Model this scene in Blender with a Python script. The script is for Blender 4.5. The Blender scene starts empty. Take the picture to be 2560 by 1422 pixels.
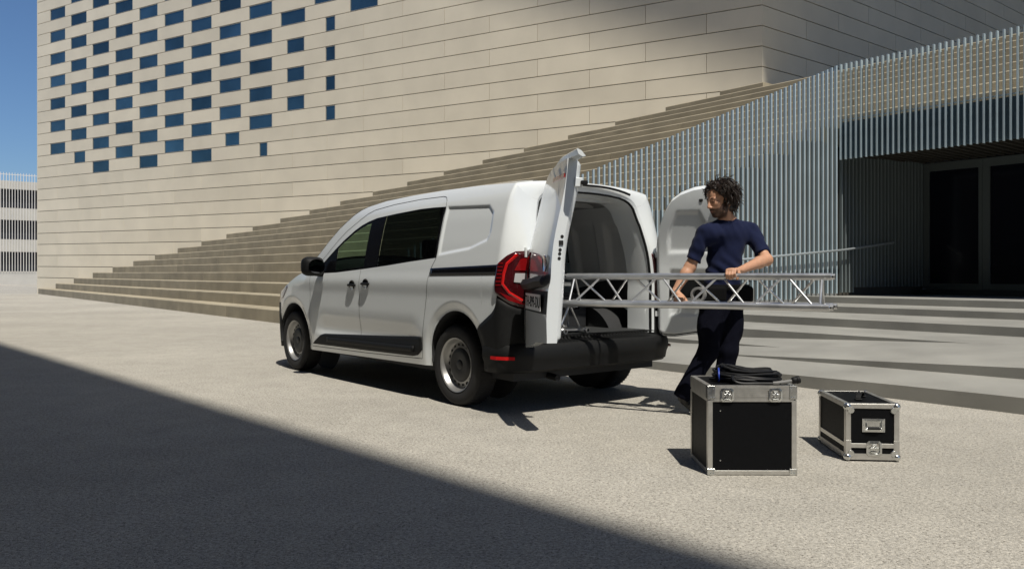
import bpy, bmesh, math, random
import numpy as np
from mathutils import Vector, Matrix
random.seed(7); rng = np.random.default_rng(7)
SC = bpy.context.scene
COL = SC.collection
R = math.radians

# ------------------------------------------------------------------ camera
cd = bpy.data.cameras.new('camera'); cam = bpy.data.objects.new('camera', cd); COL.objects.link(cam)
cam.location = (0, 0, 1.065); cam.rotation_euler = (R(90), 0, 0)
cd.sensor_width = 36.0; cd.lens = 36.0 * 2020 / 2560; cd.shift_y = -28 / 2560
cd.clip_start = 0.05; cd.clip_end = 3000
SC.camera = cam
SC.render.resolution_x = 1024; SC.render.resolution_y = 568

# ------------------------------------------------------------------ sky, sun, exposure
LX, LY = -0.20, 0.49                      # metres a shadow moves per metre of height
sdir = Vector((-LX, -LY, 1)).normalized() # towards the sun
elev = math.asin(sdir.z)
world = bpy.data.worlds.new('World'); SC.world = world; world.use_nodes = True
wn = world.node_tree; bg = wn.nodes['Background']
sky = wn.nodes.new('ShaderNodeTexSky'); sky.sky_type = 'NISHITA'; sky.sun_disc = False
sky.sun_elevation = elev
sky.sun_rotation = math.atan2(sdir.x, sdir.y)
sky.altitude = 50; sky.air_density = 1.0; sky.dust_density = 0.55; sky.ozone_density = 10.0
wn.links.new(sky.outputs[0], bg.inputs[0]); bg.inputs[1].default_value = 0.090
sl = bpy.data.lights.new('sun', 'SUN'); sun = bpy.data.objects.new('sun', sl); COL.objects.link(sun)
sl.energy = 4.85; sl.angle = R(0.6); sl.color = (1.0, 0.94, 0.835)
sun.rotation_euler = (-sdir).to_track_quat('-Z', 'Y').to_euler()
sun.location = (0, -20, 60)
vs = SC.view_settings
vs.view_transform = 'Standard'; vs.look = 'None'; vs.gamma = 1; vs.use_curve_mapping = False
vs.exposure = 0.0
SC.render.engine = 'CYCLES'

# ------------------------------------------------------------------ materials
MATS = {}
def mat(name, col, rough=0.6, metal=0.0, spec=0.5, coat=0.0, noise=None, bump=None, rnd=0.0, stretch=None, sheen=0.0):
    """noise=(scale, amount[, detail]); bump=(scale, strength, distance); rnd = per object value variation"""
    if name in MATS: return MATS[name]
    m = bpy.data.materials.new(name); m.use_nodes = True; MATS[name] = m
    nt = m.node_tree; b = nt.nodes['Principled BSDF']
    b.inputs['Base Color'].default_value = (*col, 1); b.inputs['Roughness'].default_value = rough
    b.inputs['Metallic'].default_value = metal; b.inputs['Specular IOR Level'].default_value = spec
    b.inputs['Coat Weight'].default_value = coat; b.inputs['Coat Roughness'].default_value = 0.03
    if sheen: b.inputs['Sheen Weight'].default_value = sheen
    L = nt.links
    tc = nt.nodes.new('ShaderNodeTexCoord'); vec = tc.outputs['Object']
    if stretch:
        mp = nt.nodes.new('ShaderNodeMapping'); mp.inputs['Scale'].default_value = stretch
        L.new(vec, mp.inputs[0]); vec = mp.outputs[0]
    cur = None
    if noise:
        n = nt.nodes.new('ShaderNodeTexNoise'); n.inputs['Scale'].default_value = noise[0]
        n.inputs['Detail'].default_value = noise[2] if len(noise) > 2 else 5
        L.new(vec, n.inputs['Vector'])
        mr = nt.nodes.new('ShaderNodeMapRange'); mr.inputs[1].default_value = 0.3; mr.inputs[2].default_value = 0.7
        mr.inputs[3].default_value = 1 - noise[1]; mr.inputs[4].default_value = 1 + noise[1]
        L.new(n.outputs[0], mr.inputs[0])
        cur = mr.outputs[0]
        rr = nt.nodes.new('ShaderNodeMapRange'); rr.inputs[3].default_value = max(0, rough - 0.08); rr.inputs[4].default_value = min(1, rough + 0.08)
        L.new(n.outputs[0], rr.inputs[0]); L.new(rr.outputs[0], b.inputs['Roughness'])
    if rnd:
        oi = nt.nodes.new('ShaderNodeObjectInfo')
        mr2 = nt.nodes.new('ShaderNodeMapRange'); mr2.inputs[3].default_value = 1 - rnd; mr2.inputs[4].default_value = 1 + rnd
        L.new(oi.outputs['Random'], mr2.inputs[0])
        if cur is None: cur = mr2.outputs[0]
        else:
            mm = nt.nodes.new('ShaderNodeMath'); mm.operation = 'MULTIPLY'
            L.new(cur, mm.inputs[0]); L.new(mr2.outputs[0], mm.inputs[1]); cur = mm.outputs[0]
    if cur is not None:
        vm = nt.nodes.new('ShaderNodeVectorMath'); vm.operation = 'SCALE'
        vm.inputs[0].default_value = col; L.new(cur, vm.inputs['Scale']); L.new(vm.outputs[0], b.inputs['Base Color'])
    if bump:
        n2 = nt.nodes.new('ShaderNodeTexNoise'); n2.inputs['Scale'].default_value = bump[0]; n2.inputs['Detail'].default_value = 4
        L.new(vec, n2.inputs['Vector'])
        bp = nt.nodes.new('ShaderNodeBump'); bp.inputs['Strength'].default_value = bump[1]; bp.inputs['Distance'].default_value = bump[2]
        L.new(n2.outputs[0], bp.inputs['Height']); L.new(bp.outputs[0], b.inputs['Normal'])
    return m

def glass(name, tint, refl=0.5, trans=True):
    if name in MATS: return MATS[name]
    m = bpy.data.materials.new(name); m.use_nodes = True; MATS[name] = m
    nt = m.node_tree; nt.nodes.clear(); L = nt.links
    out = nt.nodes.new('ShaderNodeOutputMaterial')
    tr = nt.nodes.new('ShaderNodeBsdfTransparent'); tr.inputs[0].default_value = (*tint, 1)
    gl = nt.nodes.new('ShaderNodeBsdfGlossy'); gl.inputs['Roughness'].default_value = 0.02; gl.inputs[0].default_value = (1, 1, 1, 1)
    fr = nt.nodes.new('ShaderNodeFresnel'); fr.inputs[0].default_value = 1.5
    mu = nt.nodes.new('ShaderNodeMath'); mu.operation = 'MULTIPLY'; mu.inputs[1].default_value = refl
    L.new(fr.outputs[0], mu.inputs[0])
    mx = nt.nodes.new('ShaderNodeMixShader'); L.new(mu.outputs[0], mx.inputs[0])
    L.new(tr.outputs[0], mx.inputs[1]); L.new(gl.outputs[0], mx.inputs[2]); L.new(mx.outputs[0], out.inputs[0])
    return m

# ------------------------------------------------------------------ mesh helpers
class MB:
    def __init__(s): s.v = []; s.f = []
    def add(s, vs, fs):
        o = len(s.v); s.v += [tuple(map(float, p)) for p in vs]; s.f += [tuple(i + o for i in q) for q in fs]; return s
    def box(s, lo, hi, M=None):
        (a, b, c), (d, e, g) = lo, hi
        vs = [(a,b,c),(d,b,c),(d,e,c),(a,e,c),(a,b,g),(d,b,g),(d,e,g),(a,e,g)]
        if M is not None: vs = [tuple(M @ Vector(p)) for p in vs]
        return s.add(vs, [(0,3,2,1),(4,5,6,7),(0,1,5,4),(1,2,6,5),(2,3,7,6),(3,0,4,7)])
    def hexa(s, vs):
        return s.add(vs, [(0,3,2,1),(4,5,6,7),(0,1,5,4),(1,2,6,5),(2,3,7,6),(3,0,4,7)])
    def prism(s, poly, z0, z1):
        n = len(poly); z0 = z0 if hasattr(z0, '__len__') else [z0]*n; z1 = z1 if hasattr(z1, '__len__') else [z1]*n
        vs = [(p[0], p[1], z) for p, z in zip(poly, z0)] + [(p[0], p[1], z) for p, z in zip(poly, z1)]
        fs = [tuple(range(n-1, -1, -1)), tuple(range(n, 2*n))] + [(i, (i+1) % n, n+(i+1) % n, n+i) for i in range(n)]
        return s.add(vs, fs)
    def grid(s, P, close=False, flip=False):
        nu = len(P); nv = len(P[0]); vs = [p for row in P for p in row]; fs = []
        for i in range(nu - 1):
            for j in range(nv if close else nv - 1):
                j2 = (j + 1) % nv
                q = (i*nv+j, (i+1)*nv+j, (i+1)*nv+j2, i*nv+j2)
                fs.append(q[::-1] if flip else q)
        return s.add(vs, fs)
    def tube(s, path, r, n=8, caps=True, closed=False):
        P = [Vector(p) for p in path]; m = len(P); r = r if hasattr(r, '__len__') else [r]*m
        t0 = (P[1] - P[0]).normalized(); up = Vector((0,0,1)) if abs(t0.z) < 0.9 else Vector((1,0,0))
        u = t0.cross(up).normalized(); rows = []
        for i in range(m):
            if closed: t = (P[(i+1) % m] - P[i-1])
            else: t = P[min(i+1, m-1)] - P[max(i-1, 0)]
            t = t.normalized() if t.length > 1e-9 else t0
            u = (u - t * u.dot(t)); u = u.normalized() if u.length > 1e-6 else t.orthogonal().normalized()
            w = t.cross(u)
            rows.append([tuple(P[i] + (u*math.cos(2*math.pi*k/n) + w*math.sin(2*math.pi*k/n)) * r[i]) for k in range(n)])
        if closed: rows.append(rows[0])
        o = len(s.v); s.grid(rows, close=True, flip=True)
        if caps and not closed:
            s.f.append(tuple(o + k for k in range(n))[::-1] if False else tuple(o + k for k in range(n)))
            s.f.append(tuple(o + (m-1)*n + k for k in range(n))[::-1])
        return s
    def lathe(s, prof, n=32, M=None, ang=2*math.pi):
        """prof: list of (r, h) turned about local z"""
        full = abs(ang - 2*math.pi) < 1e-6; k = n if full else n + 1
        rows = []
        for (r, h) in prof:
            row = [Vector((r*math.cos(ang*i/n), r*math.sin(ang*i/n), h)) for i in range(k)]
            rows.append([tuple(M @ p) if M is not None else tuple(p) for p in row])
        return s.grid(rows, close=full)
    def build(s, name, m, parent=None, smooth=False, bevel=0, seg=2, angle=35, solid=0, loc=None):
        me = bpy.data.meshes.new(name); me.from_pydata(s.v, [], s.f); me.validate()
        o = bpy.data.objects.new(name, me); COL.objects.link(o)
        if m is not None: me.materials.append(m)
        if smooth:
            me.polygons.foreach_set('use_smooth', [True]*len(me.polygons)); me.set_sharp_from_angle(angle=R(angle))
        if parent is not None: o.parent = parent
        if loc is not None: o.location = loc
        if solid:
            md = o.modifiers.new('solid', 'SOLIDIFY'); md.thickness = abs(solid); md.offset = -1 if solid > 0 else 1
        if bevel:
            md = o.modifiers.new('bevel', 'BEVEL'); md.width = bevel; md.segments = seg; md.limit_method = 'ANGLE'
            if not smooth:
                me.polygons.foreach_set('use_smooth', [True]*len(me.polygons)); me.set_sharp_from_angle(angle=R(30)); md.harden_normals = True
        return o

def thing(name, label, cat, loc=(0,0,0), rotz=0, group=None):
    o = bpy.data.objects.new(name, None); COL.objects.link(o); o.location = loc; o.rotation_euler = (0,0,rotz)
    o.empty_display_size = 0.2
    return tag(o, label, cat, group)
def tag(o, label, cat, group=None):
    o['label'] = label; o['category'] = cat
    if group: o['group'] = group
    return o
def structure(o): o['kind'] = 'structure'; return o
def share(src, name, parent, loc=(0,0,0), rot=(0,0,0), scale=None):
    o = src.copy(); o.name = name; COL.objects.link(o); o.parent = parent; o.location = loc; o.rotation_euler = rot
    if scale: o.scale = scale
    return o
def sstep(a, b, x):
    t = min(1, max(0, (x - a) / (b - a))); return t*t*(3 - 2*t)
def lerp(a, b, t): return a + (b - a)*t
def sphere_prof(r, n=10): return [(max(1e-4, r*math.sin(math.pi*i/n)), -r*math.cos(math.pi*i/n)) for i in range(n+1)]
# ------------------------------------------------------------------ stair frame: d runs along the steps, N climbs
D = Vector((0.622, -0.783)); D.normalize(); N = Vector((-D.y, D.x))
def QN(q, n): return (D.x*q + N.x*n, D.y*q + N.y*n)
N0, TR, RZ, Z0 = 6.82, 0.5529, 0.2715, 0.285

# materials of the setting
def ground_mat():
    m = bpy.data.materials.new('exposed_aggregate'); m.use_nodes = True; nt = m.node_tree; L = nt.links
    b = nt.nodes['Principled BSDF']; b.inputs['Roughness'].default_value = 0.9; b.inputs['Specular IOR Level'].default_value = 0.25
    tc = nt.nodes.new('ShaderNodeTexCoord')
    def noise(sc, det=4):
        n = nt.nodes.new('ShaderNodeTexNoise'); n.inputs['Scale'].default_value = sc; n.inputs['Detail'].default_value = det
        L.new(tc.outputs['Object'], n.inputs['Vector']); return n
    vo = nt.nodes.new('ShaderNodeTexVoronoi'); vo.inputs['Scale'].default_value = 185; L.new(tc.outputs['Object'], vo.inputs['Vector'])
    rp = nt.nodes.new('ShaderNodeValToRGB'); e = rp.color_ramp.elements
    e[0].position = 0.0; e[0].color = (0.14, 0.13, 0.11, 1); e[1].position = 1; e[1].color = (0.56, 0.525, 0.455, 1)
    for p, c in ((0.07, (0.245, 0.23, 0.20)), (0.17, (0.36, 0.342, 0.303)), (0.62, (0.412, 0.393, 0.349)), (0.86, (0.452, 0.432, 0.385))):
        x = rp.color_ramp.elements.new(p); x.color = (*c, 1)
    sp = nt.nodes.new('ShaderNodeSeparateColor'); L.new(vo.outputs['Color'], sp.inputs[0]); L.new(sp.outputs[0], rp.inputs[0])
    n1 = noise(60, 6); n2 = noise(0.35, 5); n3 = noise(3.2, 4)
    def mul(a, lo, hi, src, f0=0.3, f1=0.7):
        mr = nt.nodes.new('ShaderNodeMapRange'); mr.inputs[1].default_value = f0; mr.inputs[2].default_value = f1
        mr.inputs[3].default_value = lo; mr.inputs[4].default_value = hi; L.new(src, mr.inputs[0])
        v = nt.nodes.new('ShaderNodeVectorMath'); v.operation = 'SCALE'; L.new(a, v.inputs[0]); L.new(mr.outputs[0], v.inputs['Scale']); return v.outputs[0]
    c = mul(rp.outputs[0], 0.72, 1.2, n1.outputs[0]); c = mul(c, 0.87, 1.08, n2.outputs[0]); c = mul(c, 0.93, 1.06, n3.outputs[0])
    L.new(c, b.inputs['Base Color'])
    bp = nt.nodes.new('ShaderNodeBump'); bp.inputs['Strength'].default_value = 0.5; bp.inputs['Distance'].default_value = 0.006
    L.new(n1.outputs[0], bp.inputs['Height'])
    bp2 = nt.nodes.new('ShaderNodeBump'); bp2.inputs['Strength'].default_value = 0.6; bp2.inputs['Distance'].default_value = 0.004
    L.new(vo.outputs['Distance'], bp2.inputs['Height']); bp2.invert = True; L.new(bp.outputs[0], bp2.inputs['Normal']); L.new(bp2.outputs[0], b.inputs['Normal'])
    return m
M_PANEL = mat('pale_concrete_panel', (0.72, 0.66, 0.535), 0.85, noise=(0.9, 0.05, 8), bump=(40, 0.2, 0.003), rnd=0.05)
M_JOINT = mat('dark_joint', (0.05, 0.045, 0.04), 0.9)
M_STEP = mat('step_concrete', (0.335, 0.295, 0.215), 0.88, noise=(1.6, 0.15, 8), bump=(35, 0.3, 0.004), rnd=0.08)
M_TREAD = mat('entrance_step_concrete', (0.255, 0.252, 0.232), 0.85, noise=(1.4, 0.16, 9), bump=(30, 0.2, 0.004), stretch=(1, 1, 1))
M_WIN = mat('coated_window_glass', (0.090, 0.160, 0.190), 0.05, metal=0.85, spec=0.6, rnd=0.28, noise=(0.7, 0.22))
M_WFRAME = mat('window_frame', (0.42, 0.41, 0.38), 0.5, metal=0.3)
M_BAR = mat('galvanised_bar', (0.47, 0.575, 0.63), 0.45, metal=0.3, noise=(6, 0.08), rnd=0.07)
M_DARKMETAL = mat('dark_teal_metal', (0.035, 0.045, 0.047), 0.55, metal=0.3, noise=(3, 0.1))
M_FASCIA = mat('blue_grey_fascia', (0.075, 0.12, 0.155), 0.6, noise=(2, 0.08))
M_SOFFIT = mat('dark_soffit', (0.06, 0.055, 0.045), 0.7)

# ground, one sheet to the horizon
g = MB()
xs = [-900, -120, -60, -40, -20, 0, 20, 40, 120, 900]; ys = [-900, -60, -20, 0, 10, 20, 40, 60, 100, 200, 900]
g.grid([[(x, y, 0.0) for y in ys] for x in xs])
GR = structure(g.build('ground', ground_mat()))

# ------------------------------------------------------------------ arts building: long wall, return wall
P0 = Vector((-24.6, 41.9)); WD = Vector((0.851, -0.5253)).normalized(); WN = Vector((WD.y, -WD.x))
if WN.y > 0: WN = -WN
TC = 37.07; RH = 0.5694; ZB = 0.277; SH = -0.31 / TC
def WP(t, o, z): p = P0 + WD*t + WN*o; return (p.x, p.y, z + SH*t)
CORNER = P0 + WD*TC
W2D = N.copy(); W2N = D.copy()
def WP2(t, o, z): p = CORNER + W2D*t + W2N*o; return (p.x, p.y, z + SH*TC)
bld = thing('arts_building', 'large arts centre clad in pale concrete panels with checkered blue windows', 'building', (CORNER.x, CORNER.y, 0))
inv = Matrix.Translation((-CORNER.x, -CORNER.y, 0))
def wbox(F, t0, t1, o0, o1, z0, z1):
    m = MB(); vs = [F(t0,o0,z0),F(t1,o0,z0),F(t1,o1,z0),F(t0,o1,z0),F(t0,o0,z1),F(t1,o0,z1),F(t1,o1,z1),F(t0,o1,z1)]
    vs = [(x - CORNER.x, y - CORNER.y, z) for x, y, z in vs]
    m.hexa(vs); return m
def stair_z(n): return Z0 + RZ*math.floor((n - N0)/TR)
def wall_n(t): p = P0 + WD*t; return N.dot(p)
# window layout: column c, row r -> (t0, t1)
wins = {}
def col_t(c): return 1.17 + 1.868*c
for c in range(0, 13):
    for r in range(10, 29):
        if (c + r) % 2: continue
        t0 = col_t(c); t1 = t0 + 1.38; ok = True
        if c == 0 and r < 12: ok = False
        if c == 1 and r < 13: ok = r == 11; t0 += 0.28; t1 -= 0.12
        if c == 7:
            if r == 11: t0 += 0.37; t1 -= 0.10
        if c == 8 and r == 10: t0 += 0.62; t1 -= 0.28
        if c == 9:
            if r < 13: ok = False
            elif r < 19: t0 += 0.35; t1 -= 0.05
        if c == 10:
            if r < 12: ok = False
            elif r < 20: t0 += 0.60; t1 -= 0.27
        if c == 11 and r < 19: ok = False
        if c == 12 and r < 22: ok = False
        if ok: wins[(c, r)] = (t0, t1)
HJ, VJ, TH = 0.026, 0.016, 0.05
NROW = 29
for r in range(NROW):
    za, zb = ZB + RH*r + HJ/2, ZB + RH*(r+1) - HJ/2
    if r == 0: za = -0.05
    ww = sorted(v for (c, rr), v in wins.items() if rr == r)
    edges = []; 
    # panel boundaries on the running bond, interrupted by windows
    first = 1.17 + 0.69 + (1.868 if r % 2 else 0)
    js = [first + 3.736*k + (1.868 if False else 0) for k in range(-1, 12)]
    cur = 0.0; segs = []
    for (a, b) in ww: segs.append((cur, a)); cur = b
    segs.append((cur, TC))
    for (a, b) in segs:
        cut = [j for j in js if a + 0.5 < j < b - 0.5 and (not ww or b - a > 4.2)]
        pts = [a] + cut + [b]
        for u, w in zip(pts[:-1], pts[1:]):
            if stair_z(wall_n(u)) + 0.0 > zb + SH*u + 0.35: continue     # buried under the stairs
            wbox(WP, u + (VJ/2 if u > 0 else 0), w - (VJ/2 if w < TC else 0), -TH, 0, za, zb).build('wall_panel', M_PANEL, bld)
    for (a, b) in ww:
        a += 0.012; b -= 0.012; fw = 0.014
        fr = MB()
        for (t0, t1, z0, z1) in ((a, b, za, za+fw), (a, b, zb-fw, zb), (a, a+fw, za+fw, zb-fw), (b-fw, b, za+fw, zb-fw)):
            k = wbox(WP, t0, t1, -0.10, -0.006, z0, z1); fr.add(k.v, k.f)
        w = fr.build('window', M_WFRAME, bld)
        wbox(WP, a+fw, b-fw, -0.07, -0.03, za+fw, zb-fw).build('pane', M_WIN, w)
# core behind the joints, upper storeys, return wall, bridge
wbox(WP, 0.03, TC-0.3, -3.0, -0.11, -0.2, ZB + RH*NROW).build('wall_core', M_JOINT, bld)
up = MB(); k = wbox(WP, 0, TC, -3.0, 0, ZB + RH*NROW + HJ, 30); up.add(k.v, k.f)
up.build('upper_wall', M_PANEL, bld)
left_end = MB(); k = wbox(WP, -0.05, 0.0, -14, -0.0, -0.1, 30); left_end.add(k.v, k.f); left_end.build('end_wall', M_PANEL, bld)
r0 = int((6.3 - ZB)/RH)
for r in range(r0, 27):
    za, zb = ZB + RH*r + HJ/2, ZB + RH*(r+1) - HJ/2
    js = [0] + [2.2 + (1.8 if r % 2 else 0) + 3.6*k for k in range(7)]
    js = [j for j in js if j < 21] + [21]
    for u, w in zip(js[:-1], js[1:]):
        wbox(WP2, u + (VJ/2 if u else 0.001), w - VJ/2, -TH, 0, za, zb).build('wall_panel', M_PANEL, bld)
wbox(WP2, 0.05, 21, -4, -0.07, 4.0, ZB + RH*27).build('wall_core', M_JOINT, bld)
wbox(WP2, 0, 21, -4, 0, ZB + RH*27 + HJ, 30).build('upper_wall', M_PANEL, bld)
br = MB(); 
HB = 58.0
def up_to(x, y, z): k = HB - z; return Vector((x - LX*k, y - LY*k))
ea = up_to(0.65, 26.3, 9.96); eb_ = up_to(6.95, 22.43, 6.43); ed = (eb_ - ea).normalized()
e_l = ea - ed*4; e_r = eb_ + ed*45
poly = [tuple(e_l), tuple(e_r), (e_r.x + 14, e_r.y + 22), (30, 40), (5, 36)]
br.prism([(x - CORNER.x, y - CORNER.y) for x, y in poly], HB, HB + 6); br.build('bridge_block', M_PANEL, bld)


lg = MB(); lg.prism([(x - CORNER.x, y - CORNER.y) for x, y in ((32, 0), (66, -14), (66, 44), (42, 44))], -0.1, HB); lg.build('sky_block_wing', M_PANEL, bld)  # unseen wing, added to block sky light from the right

# ------------------------------------------------------------------ balustrade plan
FC = Vector((6.17, 15.29)); FD = Vector((0.963, 0.2694)).normalized(); FN = Vector((FD.y, -FD.x))   # FN faces the camera
def FP(Ld, o=0.0): p = FC - FD*Ld + FN*o; return p
def q_fence(n):                                # q of the left balustrade line at climb coordinate n
    Ln = (N.dot(FC) - n) / N.dot(FD); p = FP(Ln, -0.05); return D.dot(p)
NC = N.dot(FC); QC = D.dot(FC)

# ------------------------------------------------------------------ grand staircase
st = thing('grand_staircase', 'broad flight of beige concrete steps rising along the panelled wall', 'stairs', (*QN(-30, N0), 0))
so = QN(-30, N0)
KTOP = 21
for k in range(KTOP + 2):
    n0 = N0 + TR*k; n1 = n0 + TR + 0.04; z1 = Z0 + RZ*k; z0 = z1 - RZ - 0.06
    if k == 0: z0 = -0.08
    if k == KTOP: n1 = n0 + 9.0
    t = (n0 - (N.dot(P0))) / N.dot(WD); q0 = D.dot(P0 + WD*t) - 0.02
    right = 10.0 if n0 > NC - 0.02 else None
    if k > KTOP: right = D.dot(CORNER) + 0.3; n1 = n0 + 1.0
    qa = q0; ph = (k*1.37) % 3.9; cuts = []
    qend0 = right if right is not None else q_fence(n0); qend1 = right if right is not None else q_fence(min(n1, NC + 0.3))
    q = q0 + 0.9 + ph
    while q < min(qend0, qend1) - 0.8: cuts.append(q); q += 3.9
    pts = [q0] + cuts + [None]
    for a, b in zip(pts[:-1], pts[1:]):
        a0 = a + (0.006 if a != q0 else 0)
        if b is None: poly = [QN(a0, n0), QN(qend0, n0), QN(qend1, n1), QN(a0, n1)]
        else: poly = [QN(a0, n0), QN(b - 0.006, n0), QN(b - 0.006, n1), QN(a0, n1)]
        CH = 0.020; sec = [(n0, z0), (n0, z1 - CH), (n0 + CH, z1), (n1, z1), (n1, z0)]
        def qe(n): return lerp(qend0, qend1, (n - n0)/(n1 - n0)) if b is None else b - 0.006
        va = [(*QN(a0, n), z) for n, z in sec]; vb = [(*QN(qe(n), n), z) for n, z in sec]
        mb = MB(); mb.add([(x - so[0], y - so[1], z) for x, y, z in va + vb], [(0, 1, 2, 3, 4), (9, 8, 7, 6, 5)] + [(i, i + 5, (i+1) % 5 + 5, (i+1) % 5) for i in range(5)])
        mb.build('step_block', M_STEP, st)

# ------------------------------------------------------------------ entrance steps with the crossing ramp
es = thing('entrance_steps', 'low wide grey concrete steps crossed by a ramp before the glass doors', 'steps', (*QN(-4, 7), 0))
eo = QN(-4, 7)
def slab(name, n0, n1, zt, q0=None, q1=6.0, zb=-0.1):
    """plan strip between climb coordinates n0..n1; zt(q,n) gives the top"""
    m = MB(); NQ = 24
    qa = lambda n: max(q_fence(n) + 0.0, -11.3) if q0 is None else q0
    rows = []
    for i in range(NQ + 1):
        row = []
        for n in (n0, n1):
            a = qa(n); q = a + (q1 - a)*i/NQ
            x, y = QN(q, n); row.append((x - eo[0], y - eo[1], zt(q, n)))
        rows.append(row)
    m.grid(rows, flip=True)
    bot = [[(p[0], p[1], zb) for p in row] for row in rows]
    m.grid([[r[0] for r in rows], [b[0] for b in bot]], flip=True)
    m.grid([[rows[0][0], rows[0][1]], [bot[0][0], bot[0][1]]])
    return m.build(name, M_TREAD, es)
QE = -5.2                                       # q where the ramp starts to rise above the lowest tread
def z_ramp(q, n): return 0.172 + 0.040*(q - QE) + (n - 7.54)*0.055
def z_kerb(q, n): return lerp(0.085, 0.128, sstep(-7, -2, q)) + (n - N0)*0.075
slab('step', N0 - 0.01, 7.56, z_kerb)
slab('ramp', 7.54, 9.19, lambda q, n: max(z_ramp(q, n), 0.12))
slab("step", 8.30, 9.20, lambda q, n: 0.205)
slab('step', 9.17, 10.54, lambda q, n: 0.322)
slab('step', 10.52, 12.22, lambda q, n: 0.432)
slab('step', 12.20, 13.57, lambda q, n: 0.531)
slab('step', 13.55, 18.5, lambda q, n: 0.640)

# ------------------------------------------------------------------ balustrade of flat vertical bars
bal = thing('balustrade', 'tall balustrade of thin pale blue metal bars beside the staircase', 'fence', (FC.x, FC.y, 0))
def bar_mesh():
    m = MB(); m.box((-0.0115, -0.032, 0), (0.0115, 0.032, 1)); me = bpy.data.meshes.new('bar'); me.from_pydata(m.v, [], m.f); me.materials.append(M_BAR); return me
BME = bar_mesh()
def add_bar(par, x, y, z0, z1, rz):
    o = bpy.data.objects.new('bar', BME); COL.objects.link(o); o.parent = par; o.location = (x, y, z0); o.scale = (1, 1, z1 - z0); o.rotation_euler = (0, 0, rz)
fa = math.atan2(FD.y, FD.x); da = math.atan2(D.y, D.x)
for i in range(82):
    Ld = 0.05 + 0.1*i; p = FP(Ld); nn = N.dot(p)
    zlev = [z for (n, z) in ((13.55, .64), (12.2, .531), (10.52, .432), (9.17, .322), (8.15, .2), (0, .13)) if nn >= n][0]
    add_bar(bal, p.x - FC.x, p.y - FC.y, zlev + 0.045, 5.0 - 0.4333*Ld, fa)
for i in range(90):
    p = D*(0.06 + 0.1*i)
    add_bar(bal, p.x, p.y, 3.20, 5.0, da)
# flat rails behind the bars that carry them
rl = MB()
for dz in ():
    a, b = FP(0, -0.045), FP(8.1, -0.045)
    rl.tube([(a.x - FC.x, a.y - FC.y, 5.0 + dz), (b.x - FC.x, b.y - FC.y, 5.0 - .4333*8.1 + dz)], 0.012, 6)
for z in (3.95,):
    p = N*0.045; rl.tube([(p.x, p.y, z), (p.x + D.x*9, p.y + D.y*9, z)], 0.012, 6)
rl.build('carrier_rail', M_BAR, bal)

# ------------------------------------------------------------------ entrance: side wall under the stairs, fascia, soffit, slatted recess, glazed doors
en = thing('glazed_entrance', 'dark recessed entrance with framed glass doors under the stairs', 'entrance', (FC.x, FC.y, 0))
def rel(p, z): return (p[0] - FC.x, p[1] - FC.y, z)
sw = MB(); K = 60; top = []; 
for i in range(K + 1):
    Ld = 8.1*i/K; p = FP(Ld, -0.042); n = N.dot(p); top.append((p, max(0.2, Z0 + RZ*math.floor((n - N0)/TR))))
pts = []
for (pa, za), (pb, zb) in zip(top[:-1], top[1:]):
    sw.add([rel(pa, 0.05), rel(pb, 0.05), rel(pb, zb - 0.012), rel(pa, zb - 0.012)], [(0, 1, 2, 3)])
sw.build('side_wall', mat('grey_side_wall', (0.20, 0.205, 0.20), 0.8, noise=(2, 0.1)), en)
DN = 16.78                                         # door wall, climb coordinate
def EB(q0, q1, n0, n1, z0, z1):
    m = MB(); m.prism([rel(QN(q0, n0), 0)[:2], rel(QN(q1, n0), 0)[:2], rel(QN(q1, n1), 0)[:2], rel(QN(q0, n1), 0)[:2]], z0, z1); return m
zs = Z0 + RZ*math.floor((NC + .07 - N0)/TR)
EB(QC - 0.0, QC + 18, NC + 0.07, NC + 0.16, 3.24, zs + 0.10).build('fascia', M_FASCIA, en)
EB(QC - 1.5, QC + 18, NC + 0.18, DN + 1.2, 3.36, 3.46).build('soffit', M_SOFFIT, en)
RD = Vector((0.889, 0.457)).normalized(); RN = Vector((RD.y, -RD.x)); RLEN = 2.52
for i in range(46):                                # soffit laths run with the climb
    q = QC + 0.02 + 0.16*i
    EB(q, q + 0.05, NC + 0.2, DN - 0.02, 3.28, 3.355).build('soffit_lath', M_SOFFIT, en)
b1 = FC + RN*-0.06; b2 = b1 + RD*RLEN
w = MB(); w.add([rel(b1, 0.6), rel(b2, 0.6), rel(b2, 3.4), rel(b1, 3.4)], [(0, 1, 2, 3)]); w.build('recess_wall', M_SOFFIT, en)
ra = math.atan2(RD.y, RD.x)
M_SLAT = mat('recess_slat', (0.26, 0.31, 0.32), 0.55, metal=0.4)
bm2 = MB(); bm2.box((-0.011, -0.03, 0), (0.011, 0.03, 1)); sl0 = bm2.build('recess_slat', M_SLAT, en)
for i in range(24):
    p = FC + RD*(0.08 + 0.1*i) + RN*0.0
    o = sl0 if i == 0 else share(sl0, 'recess_slat', en)
    o.location = rel(p, 0.70 if i < 4 else 0.80); o.scale = (1, 1, 3.30 - o.location[2]); o.rotation_euler = (0, 0, ra)
QD = D.dot(FC + RD*RLEN)
EB(QC + 0.55, QC + 18, DN - 0.35, DN + 0.3, 0.60, 0.745).build('plinth', M_DARKMETAL, en)
M_DG = mat('dark_door_glass', (0.006, 0.007, 0.013), 0.09, spec=0.35)
fw = 0.13; x = QD - 0.02
widths = [1.13, 1.55, 1.55, 1.55, 1.55, 1.55]
M_DF = mat('door_frame_grey', (0.105, 0.125, 0.125), 0.5, metal=0.3)
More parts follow.
